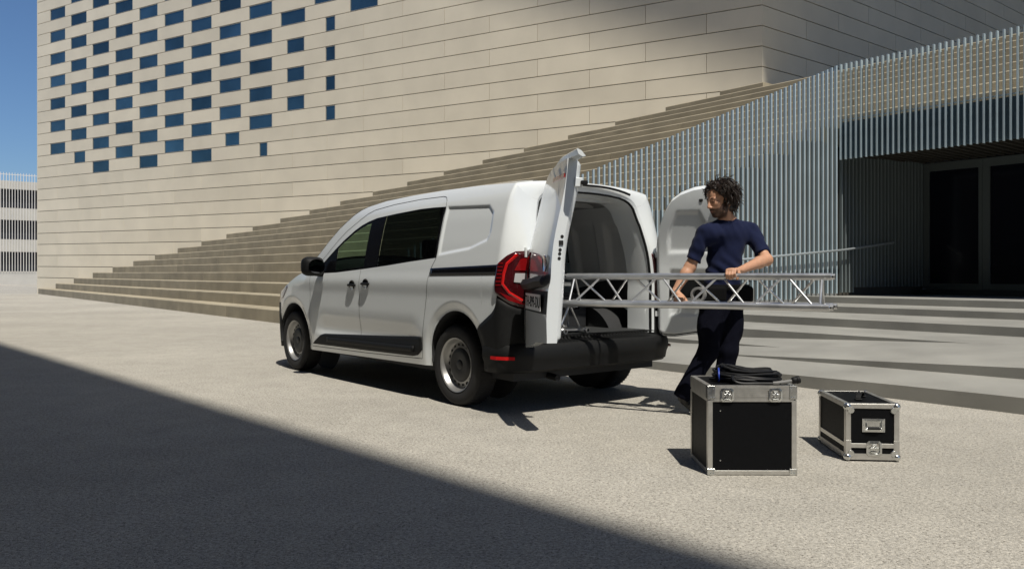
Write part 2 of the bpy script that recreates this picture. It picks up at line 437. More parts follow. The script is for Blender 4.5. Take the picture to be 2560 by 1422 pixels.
for wd in widths:
    f = MB()
    for (qa, qb, z0, z1) in ((x, x + fw, 0.745, 3.27), (x + wd - fw*0.55, x + wd - 0.006, 0.745, 3.27), (x + fw, x + wd - fw*0.55, 3.11, 3.27), (x + fw, x + wd - fw*0.55, 0.745, 0.86)):
        k = EB(qa, qb, DN - 0.05, DN + 0.05, z0, z1); f.add(k.v, k.f)
    dr = f.build('door', M_DF, en)
    EB(x + fw, x + wd - fw*0.55, DN - 0.008, DN + 0.008, 0.86, 3.11).build('pane', M_DG, dr)
    x += wd
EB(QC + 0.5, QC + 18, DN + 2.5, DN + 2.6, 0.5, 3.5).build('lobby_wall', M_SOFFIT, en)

hr = MB(); a = FP(2.3, 0.16); b = FP(0.0, 0.16); c = FC + RD*1.35 + RN*0.16
hr.tube([(a.x, a.y, 1.30), (b.x, b.y, 1.50), (c.x, c.y, 1.66)], 0.021, 10)
for p, z in ((FP(1.9, 0.1), 1.335), (FP(0.4, 0.1), 1.465)):
    e = p + FN*-0.09; hr.tube([(p.x, p.y, z), (e.x, e.y, z - 0.05)], 0.008, 6)
tag(hr.build('handrail', mat('handrail_steel', (0.55, 0.60, 0.62), 0.35, metal=0.7), smooth=True), 'slim steel handrail climbing in front of the vertical bars', 'handrail')

# ------------------------------------------------------------------ far car park and the tall neighbour behind the camera
PD = N.copy(); PNn = D.copy(); PP = Vector((-47.0, 74.2))
pk = thing('car_park', 'distant car park with white vertical slats and dark open floors', 'building', (PP.x, PP.y, 0))
def KB(t0, t1, o0, o1, z0, z1):
    m = MB(); q = [PD*t0 + PNn*o0, PD*t1 + PNn*o0, PD*t1 + PNn*o1, PD*t0 + PNn*o1]; m.prism([(p.x, p.y) for p in q], z0, z1); return m
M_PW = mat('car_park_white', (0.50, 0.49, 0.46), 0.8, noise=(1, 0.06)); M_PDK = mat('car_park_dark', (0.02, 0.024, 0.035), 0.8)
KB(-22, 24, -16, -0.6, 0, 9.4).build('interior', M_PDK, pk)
for z0, z1, nm in ((0, 1.25, 'base_wall'), (3.05, 4.2, 'floor_edge'), (6.0, 7.1, 'floor_edge'), (8.85, 9.6, 'parapet')):
    KB(-22, 24, -0.55, 0, z0, z1).build(nm, M_PW, pk)
M_PS = mat('car_park_slat', (0.70, 0.69, 0.66), 0.6)
s0 = KB(0, 0.05, 0.05, 0.11, 1.2, 9.6).build('slat', M_PS, pk)
for i in range(-40, 70):
    o = s0 if i == 0 else share(s0, 'slat', pk); o.location = (PD.x*0.227*i, PD.y*0.227*i, 0)
p0 = KB(0, 0.045, 0.05, 0.10, 9.6, 10.35).build('rail_post', M_PS, pk)
for i in range(-40, 70):
    o = p0 if i == 0 else share(p0, 'rail_post', pk); o.location = (PD.x*0.227*i, PD.y*0.227*i, 0)
KB(-10, 16, 0.06, 0.09, 10.15, 10.2).build('top_rail', M_PS, pk)
HN = 24.0
a = Vector((-7.834 - LX*HN, 12.364 - LY*HN)); b = Vector((0.955 - LX*HN, 2.911 - LY*HN)); dd = (b - a).normalized(); nn = Vector((dd.y, -dd.x))
if nn.y > 0: nn = -nn
e0 = a - dd*24.0; e1 = b + dd*16
nb = MB(); nb.prism([(e0.x, e0.y), (e1.x, e1.y), (e1.x + nn.x*25, e1.y + nn.y*25), (e0.x + nn.x*25, e0.y + nn.y*25)][::-1], -0.1, HN)
tag(nb.build('neighbour_building', mat('low_bounce_slate', (0.035, 0.04, 0.045), 0.6)), 'tall dark block behind the viewer that shades the foreground plaza', 'building')  # unseen; made dark and long to cut bounce and sky fill on the plaza
# ------------------------------------------------------------------ van (local: x forward from rear axle, y left, z up)
van = thing('van', 'white panel van with black bumpers and both rear doors open', 'van', (0.2306, 7.057, 0), R(128.83))
M_WHITE = mat('white_paint', (0.77, 0.81, 0.83), 0.26, coat=1.0, spec=0.5)
M_BLACKP = mat('black_plastic', (0.009, 0.0095, 0.010), 0.6, spec=0.22, noise=(30, 0.15), bump=(220, 0.12, 0.001))
M_GLOSSB = mat('gloss_black', (0.005, 0.005, 0.006), 0.15, spec=0.2)
M_SEAM = mat('panel_gap', (0.012, 0.012, 0.012), 0.9)
M_RUBBER = mat('tyre_rubber', (0.016, 0.016, 0.017), 0.82, noise=(40, 0.2), bump=(90, 0.3, 0.002))
M_STEEL = mat('steel_wheel', (0.36, 0.36, 0.355), 0.42, metal=0.75, noise=(12, 0.08))
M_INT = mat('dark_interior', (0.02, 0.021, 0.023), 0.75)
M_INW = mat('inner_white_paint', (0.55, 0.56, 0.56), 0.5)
M_GLF = glass('door_glass', (0.55, 0.70, 0.58), 0.5)
M_GLR = glass('privacy_glass', (0.03, 0.036, 0.036), 0.45)
M_GLW = glass('windscreen_glass', (0.62, 0.76, 0.68), 0.9)
M_RED = mat('red_lens', (0.55, 0.012, 0.012), 0.12, spec=0.6, coat=0.5)
M_DRED = mat('smoked_red_lens', (0.05, 0.004, 0.006), 0.10, spec=0.6, coat=0.5)
M_CLEAR = mat('clear_lens', (0.62, 0.64, 0.66), 0.10, spec=0.7, metal=0.3)

_tz = np.linspace(0.0, 2.0, 801)
_ty = np.interp(_tz, [0, .2, .35, .6, .95, 1.1, 1.3, 1.5, 1.65, 1.75, 1.82, 2.0], [.86, .90, .915, .93, .925, .915, .88, .835, .79, .735, .66, .40])
_k = np.exp(-0.5*(np.arange(-40, 41)*0.0025/0.03)**2); _k /= _k.sum()
_ty = np.convolve(np.pad(_ty, 40, mode='edge'), _k, 'valid')
def tum(z): return float(np.interp(z, _tz, _ty))
EMB = [(.235, 1.625), (-.36, 1.60), (-.435, 1.54), (-.45, 1.38), (-.42, 1.31), (-.2, 1.247), (.235, 1.205)]
def emb(x, z):
    d = []
    for (a, b) in zip(EMB, EMB[1:] + EMB[:1]):
        ex, ez = b[0]-a[0], b[1]-a[1]; l = math.hypot(ex, ez); d.append(((x-a[0])*-ez + (z-a[1])*ex)/l)   # >0 inside for this winding
    return min(d)
AR = (-0.045, 0.40, 0.366); AF = (3.06, 0.355, 0.385)
def sculpt(x, z):
    o = 0.0
    if -.5 < x < .26 and 1.15 < z < 1.7: o -= 0.013*sstep(0.0, 0.030, emb(x, z))
    for (cx, cz, r) in (AR, AF):
        dd = math.hypot(x - cx, max(z, cz) - cz) - r
        if dd < 0.1: o -= 0.022*(1 - sstep(0, 0.085, dd))
    if 0.4 < x < 2.6: o -= 0.022*sstep(.40, .65, x)*(1-sstep(2.3, 2.6, x))*sstep(.42, .50, z)*(1 - sstep(.50, .74, z))
    o += 0.010*sstep(.86, .99, z)*(1 - sstep(.99, 1.10, z))*(1 - sstep(2.6, 3.1, x))
    return o
def S(s, z, off=0.0):
    if s < -.58:
        a = min(1.0, (-.58 - s)/.33)*math.pi/2
        y = tum(z) + sculpt(-.58, z) - .24*(1 - math.cos(a)); x = -.58 - .14*math.sin(a) + .09*sstep(1.15, 1.75, z)*math.sin(a)
        return (x - math.sin(a)*off, y + math.cos(a)*off, z)
    y = tum(z) + sculpt(s, z)
    if s > 3.0: 
        q = min(0.9999, (s - 3.0)/.97); y *= (1 - q**2.8)**(1/2.8); 
    return (s, y + off, z)
def interp(pts): xs = [p[0] for p in pts]; zs = [p[1] for p in pts]; o = np.argsort(xs); xs = np.array(xs)[o]; zs = np.array(zs)[o]; return lambda x: float(np.interp(x, xs, zs))
zr = interp([(-.95, 1.745), (-.6, 1.752), (-.137, 1.771), (.416, 1.775), (.908, 1.766), (1.344, 1.746), (1.651, 1.708), (1.76, 1.682), (1.873, 1.640), (2.10, 1.52), (2.278, 1.402), (2.427, 1.288), (2.56, 1.196), (2.681, 1.122), (2.82, 1.07), (2.993, 1.020), (3.144, .965), (3.353, .885), (3.6, .83), (3.97, .76)])
belt = interp([(2.6, 1.064), (2.3, 1.066), (2.02, 1.072), (1.5, 1.103), (1.05, 1.133), (.65, 1.165), (.25, 1.192)])
zwt = interp([(.25, 1.621), (.45, 1.626), (.645, 1.626), (1.05, 1.608), (1.39, 1.586), (1.547, 1.558), (1.66, 1.528), (1.784, 1.481), (1.984, 1.385), (2.12, 1.305), (2.35, 1.165), (2.54, 1.076), (2.6, 1.066)])
def zbot(s):
    if s < AR[0] - AR[2]: return 0.32
    z = lerp(.295, .262, min(1, max(0, (s - .3)/2.35)))
    if s > AF[0] + AF[2]: z = 0.24
    for (cx, cz, r) in (AR, AF):
        dx = abs(s - cx)
        if dx < r: z = max(z, cz + math.sqrt(r*r - dx*dx))
    return z
def cols(a, b, step=0.014):
    xs = list(np.arange(a, b, step)) + [b]
    for (cx, cz, r) in (AR, AF):
        xs += [cx + sg*r*math.cos(t) for sg in (-1, 1) for t in np.linspace(0.02, 1.4, 22)] + [cx - r - .0008, cx + r + .0008, cx-r+.0004, cx+r-.0004]
    return sorted(set(round(float(x), 5) for x in xs if a - 1e-6 <= x <= b + 1e-6))
def strip(cs, lo, hi, nz, off=0.0, fn=S):
    P = []
    for s in cs:
        a, b = lo(s), hi(s); P.append([fn(s, a + (b - a)*j/nz, off) for j in range(nz + 1)])
    return P
def both(name, m, Ps, parent=van, smooth=True, solid=0, angle=40, flip=False, sides=(1, -1), sub=None):
    """left and right mirror copies, each a mesh of its own"""
    out = []
    for sg in sides:
        b = MB()
        for P in Ps:
            Q = [[(p[0], p[1]*sg, p[2]) for p in row] for row in P]
            b.grid(Q, flip=(sg > 0) ^ flip)
        out.append(b.build(name, m, parent, smooth=smooth, angle=angle, solid=solid))
    return out
def ztop(s):
    if s < -.58: return lerp(zr(-.58), 1.635, sstep(0, 1, (-.58 - s)/.33))
    return zr(s)
body_sides = both('side_body', M_WHITE, [
    strip(cols(-.91, .25, .011), zbot, ztop, 120),
    strip(cols(.25, 2.6), zbot, belt, 36),
    strip(cols(.25, 2.6), zwt, zr, 8),
    strip(cols(2.6, 3.5) + list(np.linspace(3.51, 3.969, 40)), zbot, zr, 34)])

# roof, windscreen, bonnet: sections across the van
zc = interp([(-.60, 1.800), (-.3, 1.822), (.4, 1.832), (1.0, 1.828), (1.5, 1.80), (1.75, 1.775), (1.86, 1.745), (2.95, 1.085), (3.2, 1.05), (3.5, .99), (3.75, .92), (3.97, .78)])
def section(x, nn=16):
    y, z = S(x, zr(x))[1:]; row = []
    for j in range(2*nn + 1):
        v = -1 + j/nn; row.append((x, y*-v, z + (zc(x) - z)*(1 - abs(v)**2.6)))
    return row
def top_part(name, m, xs, solid=0.004):
    b = MB(); b.grid([section(x) for x in xs]); return b.build(name, m, van, smooth=True, angle=50)
top_part('roof', M_WHITE, np.linspace(-.58, 1.72, 60))
top_part('windscreen', M_GLW, np.linspace(1.72, 2.68, 24))
top_part('bonnet', M_WHITE, list(np.linspace(2.70, 3.6, 24)) + list(np.linspace(3.63, 3.968, 16)))
cow = MB(); cow.grid([section(x) for x in (2.66, 2.72)]); cw = cow.build('cowl', M_BLACKP, van); cw.location = (0, 0, 0.004)
# A pillars in white over the screen edge
for sg in (1, -1):
    b = MB(); rows = []
    for x in np.linspace(1.60, 2.72, 30):
        sec = section(x, 24); k = sec[0:4] if sg > 0 else sec[-4:][::-1]
        rows.append([(p[0], p[1], p[2] + 0.006) for p in k])
    b.grid(rows, flip=(sg < 0)); b.build('a_pillar', M_WHITE, van, smooth=True, angle=60)
# roof ribs
for y in (-.42, -.14, .14, .42):
    b = MB(); b.grid([[(x, y + dy, zc(x) - (zc(x) - zr(x))*abs((y + dy)/.72)**2.6 + dz) for dy, dz in ((-.03, .001), (-.015, .008), (.015, .008), (.03, .001))] for x in np.linspace(-.45, 1.4, 20)])
    b.build('roof_rib', M_WHITE, van, smooth=True)

# rear frame round the load opening
def loop_left(n=20):
    pts = []
    for z in np.linspace(.56, 1.635, n): pts.append(S(-.91, z))
    return pts
LT = [(.545, 1.640), (.53, 1.662), (.50, 1.685), (.45, 1.706), (.38, 1.722), (.25, 1.735), (.12, 1.741), (0, 1.743)]
def xrear(z): return -.72 + .09*sstep(1.15, 1.75, z)
outer = loop_left() + [(xrear(z), y, z) for y, z in LT[1:]]
full = outer + [(x, -y, z) for x, y, z in outer[::-1][1:]]
inner = [(p[0] + .10, p[1]*0.925, p[2] - (.05 if p[2] > 1.5 else 0)*sstep(1.3, 1.7, p[2])) for p in full]
b = MB(); b.grid([full, [(p[0] + .012, q[1]*.5 + p[1]*.5, q[2]*.5 + p[2]*.5) for p, q in zip(full, inner)], inner, [(p[0] + .16, p[1], p[2]) for p in inner]], flip=True)
b.build('door_frame', M_WHITE, van, smooth=True)
sb = MB(); sb.tube([(p[0]*.5 + q[0]*.5 - .03, p[1]*.55 + q[1]*.45, p[2]*.55 + q[2]*.45) for p, q in zip(full, inner)], .012, 8)
sb.build('door_seal', M_BLACKP, van, smooth=True)
# header between roof end and opening
n = 16
c0 = section(-.58, n)[:n + 1]                                   # roof end, left edge to centre
c1 = []
arc = [(xrear(z), y, z) for y, z in LT]
L_ = [0]; 
for p, q in zip(arc[:-1], arc[1:]): L_.append(L_[-1] + math.dist(p, q))
for j in range(n + 1):
    t = L_[-1]*j/n; c1.append(tuple(float(np.interp(t, L_, [p[k] for p in arc])) for k in range(3)))
m_ = 10
d0 = [S(s, ztop(s)) for s in np.linspace(-.58, -.91, m_ + 1)]
d1 = [tuple(lerp(np.array(c0[-1]), np.array(c1[-1]), j/m_) + np.array((-.04*math.sin(math.pi*j/m_), 0, .012*math.sin(math.pi*j/m_)))) for j in range(m_ + 1)]
Pp = []
for i in range(n + 1):
    row = []
    for j in range(m_ + 1):
        u, v = i/n, j/m_; A_ = [np.array(k) for k in (c0[i], c1[i], d0[j], d1[j], c0[0], c0[-1], c1[0], c1[-1])]
        row.append(tuple((1-v)*A_[0] + v*A_[1] + (1-u)*A_[2] + u*A_[3] - ((1-u)*(1-v)*A_[4] + u*(1-v)*A_[5] + (1-u)*v*A_[6] + u*v*A_[7])))
    Pp.append(row)
both('roof_header', M_WHITE, [Pp], flip=True)
gr = MB(); gr.tube([(-.66, y, 1.772 - .06*abs(y/.5)**2.5) for y in np.linspace(-.45, .45, 15)], .010, 6); gr.build('roof_seal', M_BLACKP, van)

# windows
both('rear_side_window', M_GLR, [strip(list(np.linspace(.285, 1.215, 34)), lambda s: belt(s) + .012, lambda s: zwt(s) - .012, 8, -.006)], sides=(1, -1))
both('window_surround', M_GLOSSB, [
    strip(list(np.linspace(.25, .285, 3)), belt, zwt, 8, -.002),
    strip(list(np.linspace(.285, 1.215, 30)), belt, lambda s: belt(s) + .013, 1, -.002), strip(list(np.linspace(.285, 1.215, 30)), lambda s: zwt(s) - .013, zwt, 1, -.002),
    strip(list(np.linspace(1.215, 1.475, 10)), belt, zwt, 8, -.001),
    strip(list(np.linspace(1.475, 2.055, 20)), belt, lambda s: belt(s) + .022, 1, -.002), strip(list(np.linspace(1.475, 2.055, 24)), lambda s: zwt(s) - .03, zwt, 2, -.002),
    strip(list(np.linspace(2.055, 2.10, 4)), belt, zwt, 8, -.002),
    strip(list(np.linspace(2.10, 2.595, 20)), belt, zwt, 6, -.002)])
both('front_side_window', M_GLF, [strip(list(np.linspace(1.475, 2.055, 24)), lambda s: belt(s) + .02, lambda s: zwt(s) - .028, 8, -.006)])

# black trim on the flanks
def trim_top(s): return float(np.interp(s, [.432, 2.266, 2.348, 2.5, 2.535], [.528, .451, .434, .36, .338]))
def trim_bot(s): return float(np.interp(s, [.432, .50, .56, 1.367, 2.535], [.42, .37, .358, .345, .331]))
both('door_moulding', M_BLACKP, [strip(list(np.linspace(.432, 2.535, 60)), trim_bot, trim_top, 6, .012)], solid=.016)
both('door_moulding_step', M_BLACKP, [strip(list(np.linspace(.55, 2.2, 40)), lambda s: trim_bot(s) + .035, lambda s: trim_bot(s) + .085, 2, .022)], solid=.012)
both('slide_rail', M_GLOSSB, [strip(list(np.linspace(-.605, .315, 30)), lambda s: 1.044 + (.31 - s)*.010, lambda s: 1.106 + (.31 - s)*.026, 3, .003)], solid=.01)
both('slide_rail_groove', M_SEAM, [strip(list(np.linspace(-.60, .30, 30)), lambda s: 1.054 + (.31 - s)*.010, lambda s: 1.066 + (.31 - s)*.010, 1, .0045)])
# rear corner cladding and bumper
ctop = interp([(-.345, .640), (-.552, .769), (-.60, .823), (-.62, .90), (-.70, .865), (-.80, .825), (-.91, .80)])
cs_ = sorted(set(list(np.linspace(-.91, -.345, 40)) + [AR[0] - AR[2] - .0006, AR[0] - AR[2] + .0006]))
both('rear_cladding', M_BLACKP, [strip(cs_, lambda s: min(zbot(s), ctop(s) - .002), ctop, 10, .008)], solid=.012)
path = [(-.44, .934), (-.52, .936), (-.60, .928), (-.675, .90), (-.735, .845), (-.772, .755), (-.792, .64), (-.804, .45), (-.811, .2), (-.813, 0)]
path = path + [(x, -y) for x, y in path[::-1][1:]]
nrm = []
for i in range(len(path)):
    a, c = path[max(0, i-1)], path[min(len(path)-1, i+1)]; tx, ty = c[0]-a[0], c[1]-a[1]; l = math.hypot(tx, ty); nrm.append((ty/l, -tx/l) if True else 0)
prof = [(-.14, .315), (-.06, .318), (-.018, .342), (-.006, .405), (.003, .422), (.008, .455), (.004, .50), (-.012, .528), (-.045, .544), (-.10, .552), (-.12, .575), (-.22, .580)]
rows = []
for (x, y), (nx, ny) in zip(path, nrm):
    if nx*(-1) < 0 and abs(y) < .5: nx, ny = -nx, -ny
    if y > .5 and ny < 0: nx, ny = -nx, -ny
    if y < -.5 and ny > 0: nx, ny = -nx, -ny
    rows.append([(x + nx*o, y + ny*o, z) for o, z in prof])
b = MB(); b.grid(rows, flip=False); b.build('rear_bumper', M_BLACKP, van, smooth=True, angle=28)
for sg in (1, -1):
    b = MB(); pts = [(-.56, .957), (-.62, .952), (-.69, .918), (-.745, .872)]
    b.grid([[(x - .004, (y)*sg, z) for z in (.425, .450)] for x, y in pts], flip=(sg < 0)); b.build('reflector', M_RED, van, solid=0)
both('front_bumper', M_BLACKP, [strip(list(np.linspace(3.45, 3.9685, 60)), lambda s: .235, lambda s: float(np.interp(s, [3.45, 3.52, 3.97], [.60, .735, .70])), 10, .012)], solid=.014)
both('headlamp', mat('headlamp_lens', (0.10, 0.09, 0.13), 0.08, spec=0.8, coat=1.0), [strip(list(np.linspace(3.20, 3.75, 30)), lambda s: zr(s) - .095 + .05*sstep(3.35, 3.2, s), lambda s: zr(s) - .012, 5, .005)], solid=.01)

# tail lamps
def quadpatch(a, b_, c, d_, nu=10, nv=10, off=.012):
    """a,b bottom corners (front,rear), c,d top corners in (s,z)"""
    P = []
    for i in range(nu + 1):
        u = i/nu; row = []
        for j in range(nv + 1):
            v = j/nv; s = (a[0]*(1-u) + b_[0]*u)*(1-v) + (c[0]*(1-u) + d_[0]*u)*v; z = (a[1]*(1-u) + b_[1]*u)*(1-v) + (c[1]*(1-u) + d_[1]*u)*v
            row.append(S(s, z, off))
        P.append(row)
    return P
for sg in (1, -1):
    sd = (sg,)
    ltop = interp([(-.60, 1.128), (-.70, 1.20), (-.76, 1.228), (-.91, 1.235)]); lbot = interp([(-.60, .92), (-.66, .885), (-.74, .84), (-.80, .815), (-.91, .80)])
    lamp = both('tail_lamp', M_DRED, [strip(list(np.linspace(-.905, -.602, 24))[::1], lbot, ltop, 12, .014)], sides=sd, solid=.02)[0]
    # C-shaped light bar
    cpts = [(-.775, 1.205), (-.705, 1.135), (-.690, 1.06), (-.690, .985), (-.74, .92), (-.83, .86)]
    bar = [[] for _ in range(3)]
    for i, (s, z) in enumerate(cpts):
        a = cpts[max(0, i-1)]; c = cpts[min(len(cpts)-1, i+1)]; tx, tz = c[0]-a[0], c[1]-a[1]; l = math.hypot(tx, tz); nx, nz = -tz/l*.012, tx/l*.012
        for k, w in enumerate((-1, 0, 1)): bar[k].append(S(s + nx*w, z + nz*w, .021 + (.006 if w == 0 else 0)))
    both('light_bar', M_RED, [bar], parent=lamp, sides=sd, flip=True, smooth=False)
    both('indicator_lens', M_CLEAR, [quadpatch((-.775, 1.00), (-.865, .99), (-.775, 1.065), (-.865, 1.065), 6, 6, .021)], parent=lamp, sides=sd, flip=True)
    both('brake_lens', mat('deep_red_lens', (0.22, 0.006, 0.008), .12, coat=.5), [quadpatch((-.765, 1.085), (-.87, 1.085), (-.80, 1.17), (-.87, 1.19), 6, 6, .019)], parent=lamp, sides=sd, flip=True)
    both('lower_lens', mat('deep_red_lens', (0.22, 0.006, 0.008), .12, coat=.5), [quadpatch((-.73, .865), (-.86, .825), (-.66, .925), (-.81, .872), 8, 4, .018)], parent=lamp, sides=sd, flip=True)
    for k in range(7):
        z = 1.135 - .027*k
        both('lens_rib', mat('deep_red_lens', (0.22, 0.006, 0.008), .12), [quadpatch((-.622, z), (-.672, z), (-.622, z + .008), (-.672, z + .008), 2, 1, .018)], parent=lamp, sides=sd, flip=True)

# shut lines
def ribbon(pts, w=.0045, off=.0018):
    dense = []
    for a, c in zip(pts[:-1], pts[1:]):
        k = max(1, int(math.dist(a, c)/.03))
        dense += [(lerp(a[0], c[0], i/k), lerp(a[1], c[1], i/k)) for i in range(k)]
    dense.append(pts[-1]); r0, r1 = [], []
    for i, (s, z) in enumerate(dense):
        a = dense[max(0, i-1)]; c = dense[min(len(dense)-1, i+1)]; tx, tz = c[0]-a[0], c[1]-a[1]; l = math.hypot(tx, tz)
        nx, nz = -tz/l*w/2, tx/l*w/2; r0.append(S(s + nx, z + nz, off)); r1.append(S(s - nx, z - nz, off))
    return [r0, r1]
dt = [(.352, 1.716), (.709, 1.717), (1.144, 1.699), (1.476, 1.668), (1.60, 1.635), (1.705, 1.59), (1.936, 1.485), (2.08, 1.40), (2.30, 1.245), (2.50, 1.125), (2.60, 1.03)]
both('door_gap', M_SEAM, [
    ribbon([(.352, 1.716), (.30, 1.705), (.272, 1.675), (.245, 1.60), (.238, 1.505), (.243, 1.286), (.25, 1.192), (.312, 1.098), (.331, 1.026), (.372, .777), (.412, .56), (.425, .40), (.44, .345)]),
    ribbon(dt, .004), ribbon([(1.517, 1.098), (1.523, .921), (1.532, .33)], .004),
    ribbon([(2.60, 1.03), (2.605, .77), (2.607, .508), (2.58, .31)], .004), ribbon([(.44, .345), (1.4, .320), (2.58, .305)], .005)], flip=True, smooth=False)
# door handles
for (s, z) in ((1.665, .947), (1.395, .962)):
    for sg in (1, -1):
        yy = S(s, z)[1]
        h = MB(); h.tube([(s - .075 + .15*i/10, (yy + .016 - .012*abs(i/5 - 1)**3)*sg, z + .004) for i in range(11)], [.008] + [.0125]*9 + [.008], 10)
        hd = h.build('door_handle', M_BLACKP, van, smooth=True)
        cup = MB(); cup.lathe([(.004, .0), (.045, .0), (.056, .003), (.058, 0)], 24, Matrix.Translation((s, (yy + .002)*sg, z + .006)) @ Matrix.Rotation(-sg*math.pi/2, 4, 'X') @ Matrix.Diagonal((1, .8, 1, 1)))
        cup.build('handle_cup', M_GLOSSB, hd)
        cw_ = MB(); cw_.lathe([(.002, .0), (.030, .004), (.034, 0)], 20, Matrix.Translation((s, (yy + .006)*sg, z - .022)) @ Matrix.Rotation(-sg*math.pi/2, 4, 'X') @ Matrix.Diagonal((1, .62, 1, 1)))
        cw_.build('handle_cup_inner', M_WHITE, hd, smooth=True)
# mirrors
for sg in (1, -1):
    mm = MB(); prof = [(-.10, .0), (-.085, .70), (-.04, .95), (.0, 1.0), (.04, .92), (.075, .70), (.095, .35), (.10, .02)]
    rows = []
    for (x, k) in prof:
        rows.append([(2.30 + x, (1.045 + (.115*k*math.copysign(abs(math.cos(t))**.55, math.cos(t))))*sg, 1.135 + (.098*k*math.copysign(abs(math.sin(t))**.6, math.sin(t)))) for t in np.linspace(0, 2*math.pi, 29)[:-1]])
    mm.grid(rows, close=True, flip=(sg < 0)); mr_ = mm.build('mirror', M_BLACKP, van, smooth=True, angle=60)
    st_ = MB(); st_.tube([(2.33, .90*sg, 1.06), (2.32, 1.0*sg, 1.07)], .035, 10); st_.build('mirror_stalk', M_BLACKP, mr_, smooth=True)
    gl_ = MB(); gl_.lathe([(.001, 0), (.08, 0)], 20, Matrix.Translation((2.196, 1.045*sg, 1.135)) @ Matrix.Rotation(-math.pi/2, 4, 'Y') @ Matrix.Diagonal((.9, 1.1, 1, 1)))
    gl_.build('mirror_glass', mat('mirror_silver', (.18, .18, .19), .05, metal=1), mr_)

# wheels
def wheel_parts():
    T = Matrix.Rotation(-math.pi/2, 4, 'X')      # lathe axis -> +y outward
    ty = MB(); ty.lathe([(.215, -.09), (.235, -.098), (.29, -.102), (.312, -.092), (.322, -.075), (.326, -.05), (.327, 0), (.326, .05), (.322, .075), (.312, .092), (.29, .102), (.258, .100), (.235, .096), (.218, .088)], 64, T)
    rm = MB(); rm.lathe([(.205, -.08), (.205, .04), (.213, .08), (.2195, .089), (.219, .096), (.2125, .094), (.206, .080), (.198, .055), (.186, .035), (.180, .030), (.172, .034), (.150, .044), (.140, .046), (.133, .040), (.05, .040)], 64, T)
    hb = MB(); hb.lathe([(.001, .062), (.030, .062), (.036, .060), (.040, .054), (.105, .062), (.125, .058), (.136, .048), (.137, .040)], 48, T)
    hole = MB(); hole.lathe([(.0005, 0), (.0142, 0)], 12, T)
    gr_ = MB()
    for k in range(60):
        a = 2*math.pi*k/60; 
        for y0 in (-.075, .025):
            M_ = Matrix.Rotation(a, 4, 'Y'); gr_.box((-.0025, y0, .3235), (.0025, y0 + .05, .3285), M_)
    return ty, rm, hb, hole, gr_
ty, rm, hb, hole, gr_ = wheel_parts()
M_TREAD2 = mat('tread_block', (.03, .03, .032), .85)
for (wx, sg) in ((0, 1), (3.1, 1), (0, -1), (3.1, -1)):
    w = bpy.data.objects.new('wheel', None); COL.objects.link(w); w.parent = van; w.location = (wx, .785*sg, .327); w.rotation_euler = (0, 0, 0 if sg > 0 else math.pi)
    if (wx, sg) == (0, 1):
        parts = [ty.build('tyre', M_RUBBER, w, smooth=True, angle=50), rm.build('rim', M_STEEL, w, smooth=True, angle=50), hb.build('hub_cap', mat('hub_cap_grey', (.022, .023, .024), .45), w, smooth=True, angle=40), gr_.build('tread', M_TREAD2, w)]
        hl = hole.build('rim_hole', M_SEAM, w)
    else:
        for p in parts: share(p, p.name.split('.')[0], w)
    for k in range(18):
        a = 2*math.pi*k/18
        o = hl if (k == 0 and (wx, sg) == (0, 1)) else share(hl, 'rim_hole', w)
        o.location = (.1605*math.cos(a), .0425, .1605*math.sin(a))
    # liner
    cx, cz, r = AR if wx == 0 else AF
    ln = MB(); ln.grid([[(cx + (r + .004)*math.cos(t), y*sg, max(.30, cz + (r + .004)*math.sin(t))) for t in np.linspace(-.2, math.pi + .2, 40)] for y in (.50, .895)], flip=sg > 0)
    ln.add([(cx + r*math.cos(t), .52*sg, cz + r*math.sin(t)) for t in np.linspace(0, 2*math.pi, 40)[:-1]], [tuple(range(39))])
    ln.build('wheel_liner', M_INT, van)
ub = MB(); ub.box((-.62, -.78, .25), (-.36, .78, .33)); ub.box((.36, -.80, .24), (2.66, .80, .31)); ub.box((3.45, -.6, .25), (3.8, .6, .4)); ub.box((-.5, -.5, .30), (3.5, .5, .42))
ub.build('underbody', M_INT, van)
ex = MB(); ex.tube([(-.55, .42, .27), (-.74, .44, .262)], .026, 12); ex.build('exhaust_pipe', M_BLACKP, van, smooth=True)

# load bay and cabin
fl = MB(); fl.box((-.66, -.64, .54), (.46, .64, .585)); fl.build('load_floor', mat('load_floor_plastic', (.025, .027, .028), .6, bump=(60, .3, .003)), van)
for k in range(34):
    y = -.60 + .036*k
    t_ = MB(); t_.box((-.80, y, .5795), (-.69, y + .016, .5865)); t_.build('sill_tread_rib', M_BLACKP, van)
def inner(s, z, off): x, y, z = S(s, z, 0); return (x, y - .075 - off, z)
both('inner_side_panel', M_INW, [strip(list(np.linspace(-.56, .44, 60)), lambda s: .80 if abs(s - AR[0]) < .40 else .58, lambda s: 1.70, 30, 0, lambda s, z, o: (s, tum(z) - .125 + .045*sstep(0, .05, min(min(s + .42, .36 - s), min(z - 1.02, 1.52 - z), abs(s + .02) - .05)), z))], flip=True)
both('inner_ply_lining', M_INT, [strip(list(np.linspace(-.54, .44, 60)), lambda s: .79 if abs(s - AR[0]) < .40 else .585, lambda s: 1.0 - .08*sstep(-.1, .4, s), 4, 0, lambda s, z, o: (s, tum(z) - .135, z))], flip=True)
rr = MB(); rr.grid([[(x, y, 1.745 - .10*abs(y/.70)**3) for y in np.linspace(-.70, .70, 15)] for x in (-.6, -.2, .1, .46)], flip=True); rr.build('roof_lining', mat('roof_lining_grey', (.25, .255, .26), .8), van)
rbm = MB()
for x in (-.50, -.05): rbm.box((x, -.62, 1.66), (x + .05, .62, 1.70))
rbm.build('roof_bow', M_INW, van)
